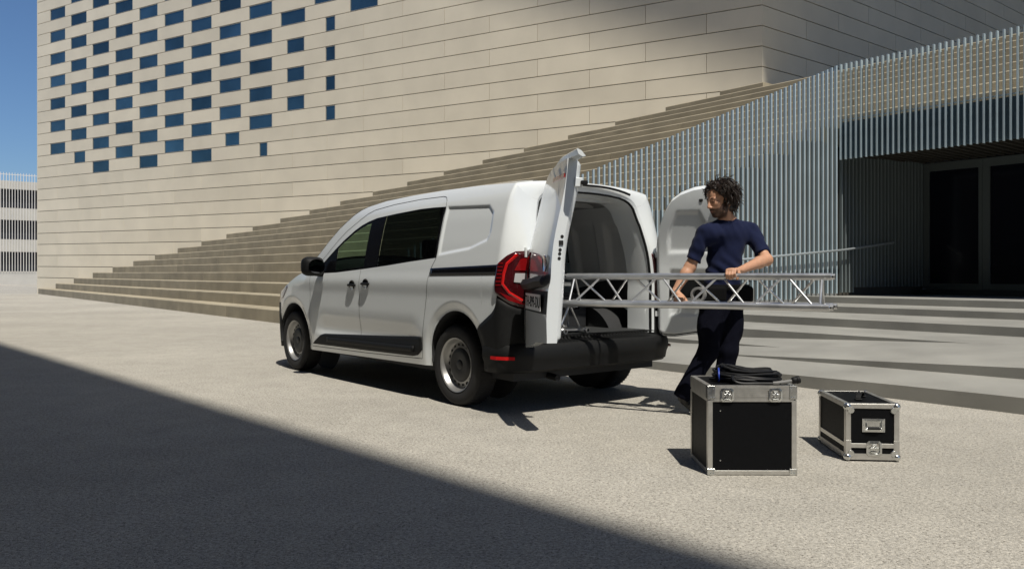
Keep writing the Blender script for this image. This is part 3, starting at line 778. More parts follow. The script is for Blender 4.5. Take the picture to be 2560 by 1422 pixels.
bh = MB(); bh.grid([[(.46 + .035*sstep(0, .05, min(min(y + .60, .60 - y), min(z - .72, 1.55 - z), abs(y) - .03)), y, z) for z in np.linspace(.58, 1.73, 60)] for y in np.linspace(-.72, .72, 72)], flip=False); bh.build('bulkhead', M_INW, van, smooth=True, angle=60)
hk = MB(); hk.box((-.16, -.06, 1.60), (-.12, .04, 1.68)); hk.box((-.145, -.02, 1.52), (-.125, .0, 1.60)); hk.build('bay_lamp', M_BLACKP, van)
cbx = MB(); cbx.box((.52, -.78, .33), (2.75, .78, .40)); cbx.build('cabin_floor', M_INT, van)
ds = MB(); ds.grid([[(x, y, z) for y in np.linspace(-.80, .80, 5)] for x, z in ((2.05, .55), (2.10, .95), (2.22, 1.03), (2.60, 1.05), (2.75, .9))]); ds.build('dashboard', M_INT, van, smooth=True)
for y in (.40, -.40):
    for xs_ in (1.20, .62):
        se = MB(); se.box((xs_, y - .23, .45), (xs_ + .50, y + .23, .66)); a = se.build('seat', M_INT, van, bevel=.05, seg=3)
        bk = MB(); bk.box((xs_ - .08, y - .22, .62), (xs_ + .06, y + .22, 1.16), Matrix.Translation((xs_, 0, .6)) @ Matrix.Rotation(-.16, 4, 'Y') @ Matrix.Translation((-xs_, 0, -.6))); bk.build('backrest', M_INT, a, bevel=.05, seg=3)
        hdr = MB(); hdr.box((xs_ - .20, y - .12, 1.20), (xs_ - .10, y + .12, 1.38)); hdr.build('headrest', M_INT, a, bevel=.04, seg=3)
sw_ = MB(); sw_.tube([(1.95 + .07*math.sin(t), .40 + .18*math.cos(t), 1.02 + .17*math.sin(t)) for t in np.linspace(0, 2*math.pi, 25)[:-1]], .014, 8, closed=True); sw_.build('steering_wheel', M_INT, van, smooth=True)

# ------------------------------------------------------------------ rear doors (local: v along width from hinge, w outward thickness, z up)
def rear_door(name, hinge, ang, width, left):
    e = bpy.data.objects.new(name, None); COL.objects.link(e); e.parent = van; e.location = (hinge[0], hinge[1], 0)
    # closed: left door runs -y from hinge, outer face -x.  local X = along width, local -Y = outer face for left
    a = R(ang)
    if left: e.rotation_euler = (0, 0, -math.pi/2 - a + 0.0)
    else: e.rotation_euler = (0, 0, math.pi/2 + a)
    so = -1 if left else 1          # outer face direction along local y
    return e, so
def outline(width, ins=0.0):
    """z limits at v"""
    zt = interp([(0, 1.28), (.02, 1.36), (.06, 1.50), (.11, 1.61), (.17, 1.69), (.25, 1.742), (.36, 1.777), (.6, 1.80), (.9, 1.804)])
    zb_ = interp([(0, .60), (.015, .555), (.05, .528), (.15, .528), (.35, .56), (.55, .60), (.9, .62)])
    return zt, zb_
def leanf(z): return -(.030*sstep(.55, 1.2, z) + .105*sstep(1.1, 1.8, z))
def door_shell(e, so, width, name_in):
    zt, zb_ = outline(width); vv = sorted(set([0, .006, .02, .04, .07, .11, .15, .2] + list(np.linspace(.25, width - .012, 16)) + [width - .004, width]))
    def skin(v, z):
        # outer face: bulges and leans forward at the top like the closed rear
        bul = .035*(1 - ((v/width)*1.0 - .9)**2)*sstep(0, .1, v)
        lean = leanf(z)
        waist = .012*sstep(1.02, .96, z) - .010*sstep(.80, .62, z)
        return (bul + lean + waist)*1.0
    nz = 40
    out = []; inn = []
    for v in vv:
        a, b_ = zb_(v), zt(v)
        out.append([(v, so*(.030 + skin(v, a + (b_-a)*j/nz)), a + (b_-a)*j/nz) for j in range(nz + 1)])
    m = MB(); m.grid(out, flip=so > 0); m.build('outer_skin', M_WHITE, e, smooth=True, angle=50)
    # inner pressing with recesses
    fr = width
    def rec(v, z):
        w1 = min(v - .11, width - .10 - v)
        up_ = min(w1 - .10*sstep(1.35, 1.65, z), min(z - 1.23, 1.58 - z)); lo_ = min(w1, min(z - .70, 1.10 - z))
        return .015*sstep(0, .030, up_) + .014*sstep(0, .030, lo_)
    vi = np.linspace(0, width, 46)
    for v in vi:
        a, b_ = zb_(v) + .004, zt(v) - .004
        row = []
        for j in range(80 + 1):
            z = a + (b_ - a)*j/80; edge = min(v, width - v, z - a, b_ - z); lean = leanf(z)
            row.append((v, so*(lean - .035*sstep(0, .03, edge) + rec(v, z)), z))
        inn.append(row)
    m = MB(); m.grid(inn, flip=so < 0); m.build('inner_panel', M_WHITE, e, smooth=True, angle=50)
    # rim closing the edge
    rim = [[out[-1][j], (out[-1][j][0], so*(leanf(out[-1][j][2])), out[-1][j][2])] for j in range(nz + 1)]
    hin = [[out[0][j], (out[0][j][0], so*(leanf(out[0][j][2])), out[0][j][2])] for j in range(nz + 1)]
    top = [[c[-1], (c[-1][0], so*(leanf(c[-1][2])), c[-1][2])] for c in out]
    bot = [[c[0], (c[0][0], so*leanf(c[0][2]), c[0][2])] for c in out]
    m = MB()
    for P in (rim, hin, top, bot): m.grid(P)
    m.build('door_edge', M_WHITE, e)
    sl_ = MB(); pts = [(v, so*-.012, zb_(v) + .02) for v in vv[3:-2]]; sl_.tube([(vv[2], so*-.012, .70)] + pts, .009, 6); sl_.build('door_seal', M_BLACKP, e)
    return skin
WL, WR = .86, .59
eL, soL = rear_door('rear_door', (-.745, .735), 118, WL, True)
eL['label'] = 'wider rear door swung open toward the viewer with number plate'
skL = door_shell(eL, soL, WL, 'in')
eR, soR = rear_door('rear_door', (-.735, -.72), 112, WR, False)
eR['label'] = 'narrow rear door swung open, white inner pressing visible'
skR = door_shell(eR, soR, WR, 'in')
# left door outside: garnish, plate, lamp share, badge, spoiler
def dpatch(e, so, sk, v0, v1, z0, z1, off, name, m, parent=None, solid=.01, nv=8, nz=8):
    P = [[(v0 + (v1-v0)*i/nv, so*(.030 + sk(v0 + (v1-v0)*i/nv, z0 + (z1-z0)*j/nz) + off), z0 + (z1-z0)*j/nz) for j in range(nz + 1)] for i in range(nv + 1)]
    b = MB(); b.grid(P, flip=so > 0); return b.build(name, m, parent or e, solid=solid)
ga = MB()
pr = [(.03, 1.03), (.075, 1.02), (.085, .985), (.06, .95), (.03, .945)]
ga.grid([[(v, soL*(.030 + skL(v, z)*1.0 + o - .02), z + .03*sstep(.30, .8, v)) for (o, z) in pr] for v in np.linspace(.14, WL - .01, 8)], flip=True); ga.build('plate_garnish', M_BLACKP, eL)
dpatch(eL, soL, skL, .10, WL - .02, .80, .95, .003, 'plate_recess', M_BLACKP)
py0, py1 = [soL*(.030 + skL(v, .87) + .014) for v in (.22, .74)]; pa_ = math.atan2(py1 - py0, .52)
pm_ = MB(); pm_.box((-.26, -.003, -.055), (.26, .003, .055)); pl = pm_.build('number_plate', mat('plate_white', (.72, .72, .72), .4), eL)
pl.location = (.48, min(py0, py1)*.5 + max(py0, py1)*.5 + soL*.006, .87); pl.rotation_euler = (0, 0, pa_)
tcu = bpy.data.curves.new('plate_text', 'FONT'); tcu.body = 'TH-899-DU'; tcu.size = .105; tcu.align_x = 'CENTER'; tcu.align_y = 'CENTER'; tcu.extrude = .001
tob = bpy.data.objects.new('plate_lettering', tcu); COL.objects.link(tob)
bpy.context.view_layer.update(); tme = bpy.data.meshes.new_from_object(tob); bpy.data.objects.remove(tob); 
tob = bpy.data.objects.new('plate_lettering', tme); COL.objects.link(tob); tme.materials.append(M_SEAM); tob.parent = eL
tob.location = (pl.location.x + math.sin(pa_)*.0040, pl.location.y - math.cos(pa_)*.0040, .868); tob.rotation_euler = (R(90), 0, pa_)
dpatch(eL, soL, skL, .012, .085, .84, 1.22, .008, 'lamp_section', M_DRED)
dpatch(eL, soL, skL, .02, .06, 1.02, 1.19, .013, 'lamp_bar', M_RED)
bd = MB(); bd.lathe([(.001, 0), (.045, 0), (.055, .006), (.058, 0)], 28, Matrix.Translation((WL - .16, soL*(.030 + skL(WL - .16, 1.12) + .006), 1.13)) @ Matrix.Rotation(R(90)*(-soL), 4, 'X')); bd.build('badge', mat('chrome', (.6, .6, .6), .15, metal=1), eL, smooth=True)
sp = MB(); 
sp.grid([[(v, soL*(-.055 + o), z) for (o, z) in ((-.02, 1.752), (.03, 1.775), (.115, 1.80), (.12, 1.79), (.05, 1.745), (.02, 1.74))] for v in np.linspace(.30, WL + .03, 8)], flip=False)
sp.v = []; sp.f = []
ztL = outline(WL)[0]
def spo(v): return sstep(.36, .70, v)
sp.grid([[(v, soL*(-.098 + o), min(1.802, ztL(v)) - .012 + z*spo(v) + .002) for (o, z) in ((-.040, .0), (-.012, .034), (.014, .046), (.017, .040), (.006, .010), (-.02, -.004))] for v in list(np.linspace(.36, WL - .05, 8)) + list(np.linspace(WL - .03, WL + .19, 6))], close=True, flip=False); nn_ = len(sp.v); sp.f.append(tuple(range(nn_ - 6, nn_))); sp.f.append(tuple(range(5, -1, -1))); sp.build('spoiler', M_WHITE, eL, smooth=True, angle=30)
dpatch(eL, soL, skL, WL - .36, WL - .04, 1.685, 1.712, .006, 'high_brake_lamp', M_RED)
for (v, z) in ((WL, 1.30), (WL, 1.215), (WL, 1.19), (WL, 1.16)):
    b = MB(); b.lathe([(.0005, 0), (.011, 0)], 12, Matrix.Translation((WL + .002, soL*(.016 + leanf(z)), z)) @ Matrix.Rotation(R(90), 4, 'Y')); b.build('latch_hole', M_SEAM, eL)
b = MB(); ly_ = soL*(.016 + leanf(1.26)); b.box((WL - .01, ly_ - .014, 1.245), (WL + .006, ly_ + .014, 1.275)); b.build('latch', M_SEAM, eL)
st_ = MB(); cy_ = soL*(leanf(1.65) - .02); st_.box((WL - .03, cy_ - .03, 1.62), (WL + .005, cy_ + .03, 1.68)); st_.build('top_catch', M_WHITE, eL, bevel=.006)
rb = MB(); rb.box((WL - .02, cy_ - soL*.035 - .022, 1.635), (WL + .03, cy_ - soL*.035 + .022, 1.66)); rb.build('rubber_stop', M_BLACKP, eL, bevel=.005)
# right door inside details
b = MB(); hy_ = soR*(leanf(.95) - .030); b.box((.12, hy_ - .010, .86), (.50, hy_ + .010, 1.03)); b.build('handle_pocket', M_BLACKP, eR, bevel=.03, seg=3)
b = MB(); b.lathe([(.0005, 0), (.017, 0)], 16, Matrix.Translation((.42, soR*(leanf(1.66) - .0365), 1.66)) @ Matrix.Rotation(R(90)*soR, 4, 'X')); b.build('grommet', M_SEAM, eR)
b = MB(); ry_ = soR*(leanf(1.65) - .05); b.box((WR - .05, ry_ - .025, 1.62), (WR + .02, ry_ + .025, 1.68)); b.build('rubber_stop', M_BLACKP, eR, bevel=.008)
for (e, so, hz) in ((eL, soL, (1.22, .72)), (eR, soR, (1.22, .72))):
    for z in hz:
        b = MB(); b.box((-.05, -so*.01 - .012, z - .022), (.05, -so*.01 + .012, z + .022)); b.tube([(-.012, so*.02, z - .035), (-.012, so*.02, z + .035)], .011, 8); b.build('hinge', M_WHITE, e)
# ------------------------------------------------------------------ aluminium trusses
M_ALU = mat('truss_aluminium', (0.60, 0.61, 0.62), 0.32, metal=0.85, noise=(9, 0.10), bump=(160, 0.05, 0.001))
def truss(label, A, B, side, Ht=.207, half=.12, rt=.025, rb=.0085, bays=4, upside=False):
    A = Vector(A); B = Vector(B); e = (B - A).normalized(); Ln = (B - A).length
    c = Vector((e.y, -e.x, 0)).normalized()
    if c.y > 0: c = -c                               # towards the camera
    up = c.cross(e); up = up if up.z > 0 else -up
    t = thing('lighting_truss', label, 'truss', tuple(A - up*Ht), 0, 'aluminium trusses')
    O = A - up*Ht
    ax = [Vector((0,0,0)) + up*Ht, c*half, c*-half]  # top, front bottom, rear bottom
    for k, o in enumerate(ax):
        m = MB(); m.tube([tuple(o + e*.07), tuple(o + e*(Ln - .07))], rt, 20); m.build('chord', M_ALU, t, smooth=True)
        for s0, s1 in ((0.0, .07), (Ln - .07, Ln)):
            f = MB(); ra = rt*1.04; p = [o + e*s0, o + e*(s0 + .004), o + e*(s0 + .045), o + e*(s0 + .05), o + e*s1] if s0 else [o, o + e*.018, o + e*.022, o + e*.066, o + e*.07]
            f.tube([tuple(x) for x in p], [rt*.98, rt*.98, rt*.98, rt*.80, rt*.80] if s0 else [rt*.78, rt*.78, rt*.98, rt*.98, rt*1.0], 20)
            co = f.build('coupler', M_ALU, t, smooth=True, angle=40)
            hl = MB(); hp = o + e*(s1 - .016 if s0 else .012) + c*rt*.80
            hl.tube([tuple(hp - c*.004), tuple(hp + c*.003)], .006, 10); hl.build('pin_hole', M_SEAM, co)
            ho = MB(); end = o + e*(Ln + .0008 if s0 else -.0008); ho.tube([tuple(end), tuple(end + e*(.0006 if s0 else -.0006))], rt*.55, 14); ho.build('coupler_bore', M_SEAM, co)
    def zig(a, b, name, ph):
        step = (Ln - .20)/bays; x0 = .10
        for i in range(bays):
            s = x0 + i*step
            for (p, q, u, v) in ((a, b, s + .02, s + step/2 - .015), (b, a, s + step/2 + .015, s + step - .02)):
                if ph: p, q = q, p
                P = ax[p] + e*u; Q = ax[q] + e*v; dq = (Q - P).normalized()
                m = MB(); m.tube([tuple(P + dq*rt*.8), tuple(Q - dq*rt*.8)], rb, 10); m.build('brace', M_ALU, t, smooth=True)
    zig(1, 0, 'f', 0); zig(2, 0, 'r', 1)
    step = (Ln - .2)/bays
    for i in range(bays):
        s = .10 + i*step
        m = MB(); P = ax[1] + e*(s + .03); Q = ax[2] + e*(s + step - .03); dq = (Q - P).normalized(); m.tube([tuple(P + dq*rt*.8), tuple(Q - dq*rt*.8)], rb, 10); m.build('brace', M_ALU, t, smooth=True)
    for s in (.085, Ln - .085):
        for p, q in ((0, 1), (0, 2), (1, 2)):
            P = ax[p] + e*s; Q = ax[q] + e*s; dq = (Q - P).normalized(); m = MB(); m.tube([tuple(P + dq*rt*.8), tuple(Q - dq*rt*.8)], rb, 10); m.build('end_brace', M_ALU, t, smooth=True)
    return t
TA, TB = (.42, 6.42, 1.040), (2.20, 5.50, 1.042)
truss('triangular aluminium truss held level by the man behind the van', TA, TB, 1)
Fv = Vector((math.cos(R(128.83)), math.sin(R(128.83)))); Lv = Vector((-Fv.y, Fv.x)); Ov = Vector((.2306, 7.057))
def V2W(x, y, z): p = Ov + Fv*x + Lv*y; return (p.x, p.y, z)
truss('second aluminium truss lying on the van load floor', V2W(.40, .20, .817), V2W(-.70, .20, .817), 1, bays=3)

# ------------------------------------------------------------------ flight cases
M_LAM = mat('black_laminate', (0.0035, 0.0038, 0.0046), 0.55, spec=0.12, noise=(60, 0.15), bump=(350, 0.12, 0.0006))
M_EDGE = mat('case_aluminium', (0.56, 0.55, 0.52), 0.34, metal=0.8, noise=(25, 0.10), bump=(90, 0.08, 0.0008))
M_CHR = mat('zinc_hardware', (0.60, 0.61, 0.60), 0.22, metal=0.95, noise=(30, 0.15))
def latch(parent, x, z, y, s=1.0):
    """butterfly latch in a dished rounded plate, facing -y"""
    w, h, ch = .036*s, .036*s, .012*s
    po = [(-w+ch, -h), (w-ch, -h), (w, -h+ch), (w, h-ch), (w-ch, h), (-w+ch, h), (-w, h-ch), (-w, -h+ch)]
    m = MB(); m.add([(x+a, y - .003, z+b) for a, b in po] + [(x+a*.74, y - .0045, z+b*.74) for a, b in po] + [(x+a*.66, y + .004, z+b*.66) for a, b in po],
          [(i, (i+1) % 8, 8+(i+1) % 8, 8+i) for i in range(8)] + [(8+i, 8+(i+1) % 8, 16+(i+1) % 8, 16+i) for i in range(8)] + [tuple(range(16, 24))])
    m.add([(x+a, y - .003, z+b) for a, b in po] + [(x+a, y + .002, z+b) for a, b in po], [(i, 8+i, 8+(i+1) % 8, (i+1) % 8) for i in range(8)])
    p = m.build('latch', M_CHR, parent)
    k = MB()
    k.lathe([(.001, .010*s), (.010*s, .010*s), (.012*s, .006*s), (.012*s, 0)], 14, Matrix.Translation((x, y + .002, z)) @ Matrix.Rotation(R(90), 4, 'X'))
    for sg in (-1, 1):
        k.box((x + sg*.012*s - .007*s, y - .011*s, z - .006*s), (x + sg*.012*s + .007*s, y - .007*s, z + .006*s))
    k.box((x - .010*s, y - .006*s, z + .006*s), (x + .010*s, y - .001, z + .020*s)); k.box((x - .014*s, y - .004*s, z - .022*s), (x + .014*s, y - .001, z - .014*s))
    k.build('latch_knob', M_CHR, p, bevel=.0015)
    for a, b in ((-.86, .45), (-.86, -.45), (.86, .45), (.86, -.45), (-.4, -.86), (.4, -.86)):
        rv = MB(); rv.lathe([(.0002, .0022), (.0022, .0016), (.0028, 0)], 8, Matrix.Translation((x + a*w, y - .003, z + b*h)) @ Matrix.Rotation(R(90), 4, 'X')); rv.build('rivet', M_CHR, p)
    return p
def edge_frame(parent, W, Dp, z0, z1, t=.024, th=.0025, names='edge_profile', bars='tbv'):
    """L profiles on the 12 edges of a box: x 0..W, y 0..Dp"""
    def L_(lo, hi): m = MB(); m.box(lo, hi); return m.build(names, M_EDGE, parent, bevel=.0015, seg=1)
    for y, sg in ((0, -1), (Dp, 1)):
        ya, yb = (-th, .004) if sg < 0 else (Dp - .004, Dp + th)
        for (za, zb) in ((z0, z0 + t), (z1 - t, z1)): L_((t*.5, ya, za), (W - t*.5, yb, zb))
        for (xa, xb) in ((-th, t), (W - t, W + th)): L_((xa, ya - (.0006 if sg < 0 else 0), z0 + t*.6), (xb, yb + (.0006 if sg > 0 else 0), z1 - t*.6))
    for x, sg in ((0, -1), (W, 1)):
        xa, xb = (-th, .004) if sg < 0 else (W - .004, W + th)
        for (za, zb) in ((z0, z0 + t), (z1 - t, z1)): L_((xa, t*.5, za), (xb, Dp - t*.5, zb))
        for (ya, yb) in ((-th + .0008, t), (Dp - t, Dp + th - .0008)): L_((xa - .0009 if sg < 0 else xa, ya, z0 + t*.6), (xb + (.0009 if sg > 0 else 0), yb, z1 - t*.6))
    for (xa, xb, ya, yb) in ((t*.5, W - t*.5, -th + .001, t), (t*.5, W - t*.5, Dp - t, Dp + th - .001), (-th + .001, t, t*.5, Dp - t*.5), (W - t, W + th - .001, t*.5, Dp - t*.5)):
        L_((xa, ya, z1 - .002), (xb, yb, z1 + th))
# big case
W1, D1, H1 = .462, .42, .470
c1_ = thing('flight_case', 'tall square black flight case with cable coil on its lid', 'flight case', (1.036, 4.266, 0), R(-0.4), 'flight cases on the ground')
m = MB(); m.box((.002, .002, .004), (W1 - .002, D1 - .002, H1 - .068)); m.build('body_panel', M_LAM, c1_)
m = MB(); m.box((.002, .002, H1 - .066), (W1 - .002, D1 - .002, H1 - .001)); m.build('lid', M_LAM, c1_)
edge_frame(c1_, W1, D1, 0.003, H1 - .060, .023)
for (lo, hi) in (((0, -.004, H1 - .062), (W1, .003, H1 + .002)), ((0, D1 - .003, H1 - .062), (W1, D1 + .004, H1 + .002)), ((-.004, 0, H1 - .062), (.003, D1, H1 + .002)), ((W1 - .003, 0, H1 - .062), (W1 + .004, D1, H1 + .002))):
    m = MB(); m.box(lo, hi); m.build('lid_band', M_EDGE, c1_)
for k in range(5):
    m = MB(); m.box((.06, -.0058, H1 - .054 + .0105*k), (W1 - .06, -.003, H1 - .049 + .0105*k)); m.build('lid_ridge', M_EDGE, c1_)
for (xa, xb, ya, yb) in ((0, W1, 0, .022), (0, W1, D1 - .022, D1), (0, .022, .022, D1 - .022), (W1 - .022, W1, .022, D1 - .022)):
    m = MB(); m.box((xa, ya, H1 - .0005), (xb, yb, H1 + .003)); m.build('top_profile', M_EDGE, c1_)
for x in (0, W1):
    for z in (0.0, H1 - .070):
        xa, xb = (-.0055, .036) if x == 0 else (W1 - .036, W1 + .0055); hz = .036 if z == 0 else .073
        m = MB(); m.box((xa, -.0065, z + .001), (xb, .002, z + hz)); m.box((xa if x == 0 else W1 + .001, -.006, z + .001), (-.001 if x == 0 else xb, .036, z + hz)); cp = m.build('corner_plate', M_CHR, c1_, bevel=.002, seg=1)
        for (dx, dz) in ((.012, .012), (.026, .012), (.026, .026)) if z == 0 else ((.012, .012), (.026, .012), (.026, .058)):
            rv = MB(); rv.lathe([(.0002, .003), (.0032, .002), (.004, 0)], 8, Matrix.Translation((dx if x == 0 else W1 - dx, -.0065, z + dz)) @ Matrix.Rotation(R(90), 4, 'X')); rv.build('rivet', M_CHR, cp)
for x in (.098, .352): latch(c1_, x, H1 - .046, -.0062, 1.0)
for z in (.340, .078):
    rv = MB(); rv.lathe([(.0002, .0025), (.0035, .002), (.0045, 0)], 10, Matrix.Translation((.064, -.0005 + .0025, z)) @ Matrix.Rotation(R(90), 4, 'X')); rv.build('screw', M_CHR, c1_)

# small case, ball corners, top strap handle, recessed side handle
W2, D2, H2 = .288, .52, .325
c2_ = thing('flight_case', 'small black flight case with ball corners and top handle', 'flight case', (1.898, 4.590, 0), R(-5.0), 'flight cases on the ground')
m = MB(); m.box((.003, .003, .078), (W2 - .003, D2 - .003, H2 - .002)); m.build('body_panel', M_LAM, c2_)
m = MB(); m.box((.003, .003, .012), (W2 - .003, D2 - .003, .070)); m.build('base_tray', M_LAM, c2_)
edge_frame(c2_, W2, D2, 0.076, H2, .026)
for (lo, hi) in (((0, -.003, .010), (W2, .003, .044)), ((0, D2 - .003, .010), (W2, D2 + .003, .044)), ((-.003, 0, .010), (.003, D2, .044)), ((W2 - .003, 0, .010), (W2 + .003, D2, .044))):
    m = MB(); m.box(lo, hi); m.build('base_band', M_EDGE, c2_)
for x in (0, W2):
    for y in (0, D2):
        for z in (.024, H2 - .016):
            m = MB(); m.lathe(sphere_prof(.0235), 20, Matrix.Translation((x + (.010 if x == 0 else -.010), y + (.010 if y == 0 else -.010), z))); b_ = m.build('ball_corner', M_CHR, c2_, smooth=True)
            if y == 0:
                sx = 1 if x == 0 else -1; sz = 1 if z < .1 else -1
                k = MB(); k.lathe([(.001, .004), (.017, .004), (.020, 0)], 16, Matrix.Translation((x + sx*.026, -.0025, z + sz*.020)) @ Matrix.Rotation(R(90), 4, 'X')); k.build('corner_flange', M_CHR, b_, smooth=True)
        m = MB(); xa, xb = (-.004, .028) if x == 0 else (W2 - .028, W2 + .004); ya, yb = (-.004, .028) if y == 0 else (D2 - .028, D2 + .004)
        m.box((xa, ya, .012), (xb, yb, .12)); m.build('corner_angle', M_EDGE, c2_, bevel=.002, seg=1)
# recessed handle plate
hx, hz = W2/2 + .006, .205
m = MB(); po = [(-.062, -.038), (.062, -.038), (.062, .038), (-.062, .038)]
m.add([(hx+a, -.003, hz+b) for a, b in po] + [(hx+a*.74, -.004, hz+b*.66) for a, b in po] + [(hx+a*.70, .0012, hz+b*.60) for a, b in po], [(i, (i+1) % 4, 4+(i+1) % 4, 4+i) for i in range(4)] + [(4+i, 4+(i+1) % 4, 8+(i+1) % 4, 8+i) for i in range(4)] + [(8, 9, 10, 11)])
hp = m.build('side_handle', M_CHR, c2_)
m = MB(); m.tube([(hx - .040, -.004, hz + .014), (hx - .040, -.010, hz - .016), (hx + .040, -.010, hz - .016), (hx + .040, -.004, hz + .014)], .004, 8); m.build('handle_bail', M_CHR, hp, smooth=True)
m = MB(); m.tube([(hx - .036, -.012, hz - .017), (hx + .036, -.012, hz - .017)], .0065, 10); m.build('handle_grip', M_BLACKP, hp, smooth=True)
for a in (-.056, .056):
    for b in (-.032, .032, 0):
        rv = MB(); rv.lathe([(.0002, .0025), (.003, .0016), (.0036, 0)], 8, Matrix.Translation((hx + a, -.003, hz + b)) @ Matrix.Rotation(R(90), 4, 'X')); rv.build('rivet', M_CHR, hp)
latch(c2_, hx + .002, .075, -.0035, 1.18)
m = MB(); hy = .20; arc_ = [(W2*.5 + (-.070 + .14*i/12)*.45, hy + (-.070 + .14*i/12)*.9, H2 + .006 + .030*math.sin(math.pi*i/12)**.6) for i in range(13)]
rows = []
for (x, y, z) in arc_: rows.append([(x - .012, y + .006, z), (x + .012, y - .006, z), (x + .012, y - .006, z + .006), (x - .012, y + .006, z + .006)])
m.grid(rows, close=True); th_ = m.build('strap_handle', M_BLACKP, c2_, smooth=True)
for q in (arc_[0], arc_[-1]):
    k = MB(); k.box((q[0] - .02, q[1] - .016, H2 + .001), (q[0] + .02, q[1] + .016, H2 + .010)); k.build('handle_cap', M_BLACKP, th_, bevel=.004)

# dark equipment case inside the van
ic = thing('flight_case', 'dark equipment case standing inside the van load bay', 'flight case', V2W(-.12, -.46, .586), R(128.83), 'flight cases in the van')
m = MB(); m.box((0, 0, 0), (.50, .46, .30)); m.build('body_panel', mat('grey_laminate', (.022, .023, .025), .5), ic, bevel=.006)
for z in (.20, .28):
    m = MB(); m.box((-.004, -.004, z - .006), (.504, .464, z + .006)); m.build('edge_profile', M_BLACKP, ic)
for y in (.12, .30):
    m = MB(); m.box((-.012, y - .03, .16), (0, y + .03, .24)); m.build('latch', M_GLOSSB, ic, bevel=.004)

# ------------------------------------------------------------------ cable coil on the big case
cc = thing('cable_coil', 'coil of thick black cable with a plug lying on the tall case', 'cable', (1.30, 4.46, H1 + .003))
M_CAB = mat('cable_rubber', (0.008, 0.0085, 0.010), 0.5, spec=0.3, noise=(20, .2))
rc = np.random.default_rng(3)
RC = .0075
cb = MB()
for k in range(24):
    lay = k // 6; a0 = rc.uniform(.13, .195)*(1 - .05*lay); b0 = rc.uniform(.05, .125)*(1 - .12*lay); cx, cy = rc.normal(0, .008), rc.normal(.01, .010); th = rc.normal(-.12, .16); zb_ = RC + lay*.0130 + rc.uniform(0, .005)
    ph = rc.uniform(0, 6.28); pts = []
    for i in range(44):
        t = 2*math.pi*i/44; rx = a0*(1 + .03*math.sin(3*t + ph)); ry = b0*(1 + .05*math.sin(2*t + ph))
        x = rx*math.cos(t); y = ry*math.sin(t); hump = .020*(0.5 - 0.5*math.cos(t + math.pi))*1.0
        x, y = x*math.cos(th) - y*math.sin(th), x*math.sin(th) + y*math.cos(th)
        pts.append((cx + x, cy + y, zb_ + .010*(1 + math.sin(2*t + ph))*0.6 + .024*max(0, -math.cos(t))*(lay/3)))
    cb.tube(pts, RC, 8, closed=True)
pts = [(-.11, -.10, RC + .03), (-.115, -.15, RC + .012), (-.08, -.165, RC), (0, -.170, RC), (.08, -.185, RC + .002), (.12, -.19, RC + .004)]
def cr(P, n=8):
    out = []
    for i in range(len(P) - 1):
        p0, p1, p2, p3 = [np.array(P[min(max(j, 0), len(P)-1)]) for j in (i-1, i, i+1, i+2)]
        for k in range(n):
            t = k/n; out.append(tuple(.5*((2*p1) + (-p0+p2)*t + (2*p0-5*p1+4*p2-p3)*t*t + (-p0+3*p1-3*p2+p3)*t**3)))
    return out + [tuple(P[-1])]
cb.tube(cr(pts), RC, 8)
cb.build('cable', M_CAB, cc, smooth=True)
pg = MB(); pg.tube([(.08, -.186, .012), (.10, -.188, .012), (.150, -.185, .018), (.188, -.18, .024)], [.0085, .010, .010, .009], 12); pg.build('plug_sleeve', mat('grey_tape', (.16, .16, .155), .6), cc, smooth=True)
pg = MB(); pg.tube([(.180, -.181, .023), (.186, -.18, .024), (.192, -.18, .025), (.204, -.178, .027), (.208, -.178, .027), (.222, -.176, .030)], [.012, .017, .0185, .0185, .021, .020], 16); pg.build('plug', M_BLACKP, cc, smooth=True)
bt = MB(); bt.tube([(-.165 + .012*math.cos(t), -.02 + .055*math.cos(t), .034 + .036*math.sin(t)) for t in np.linspace(0, 2*math.pi, 25)[:-1]], .0045, 6, closed=True); bt.build('cable_tie', mat('blue_tie', (.02, .06, .42), .5), cc, smooth=True)
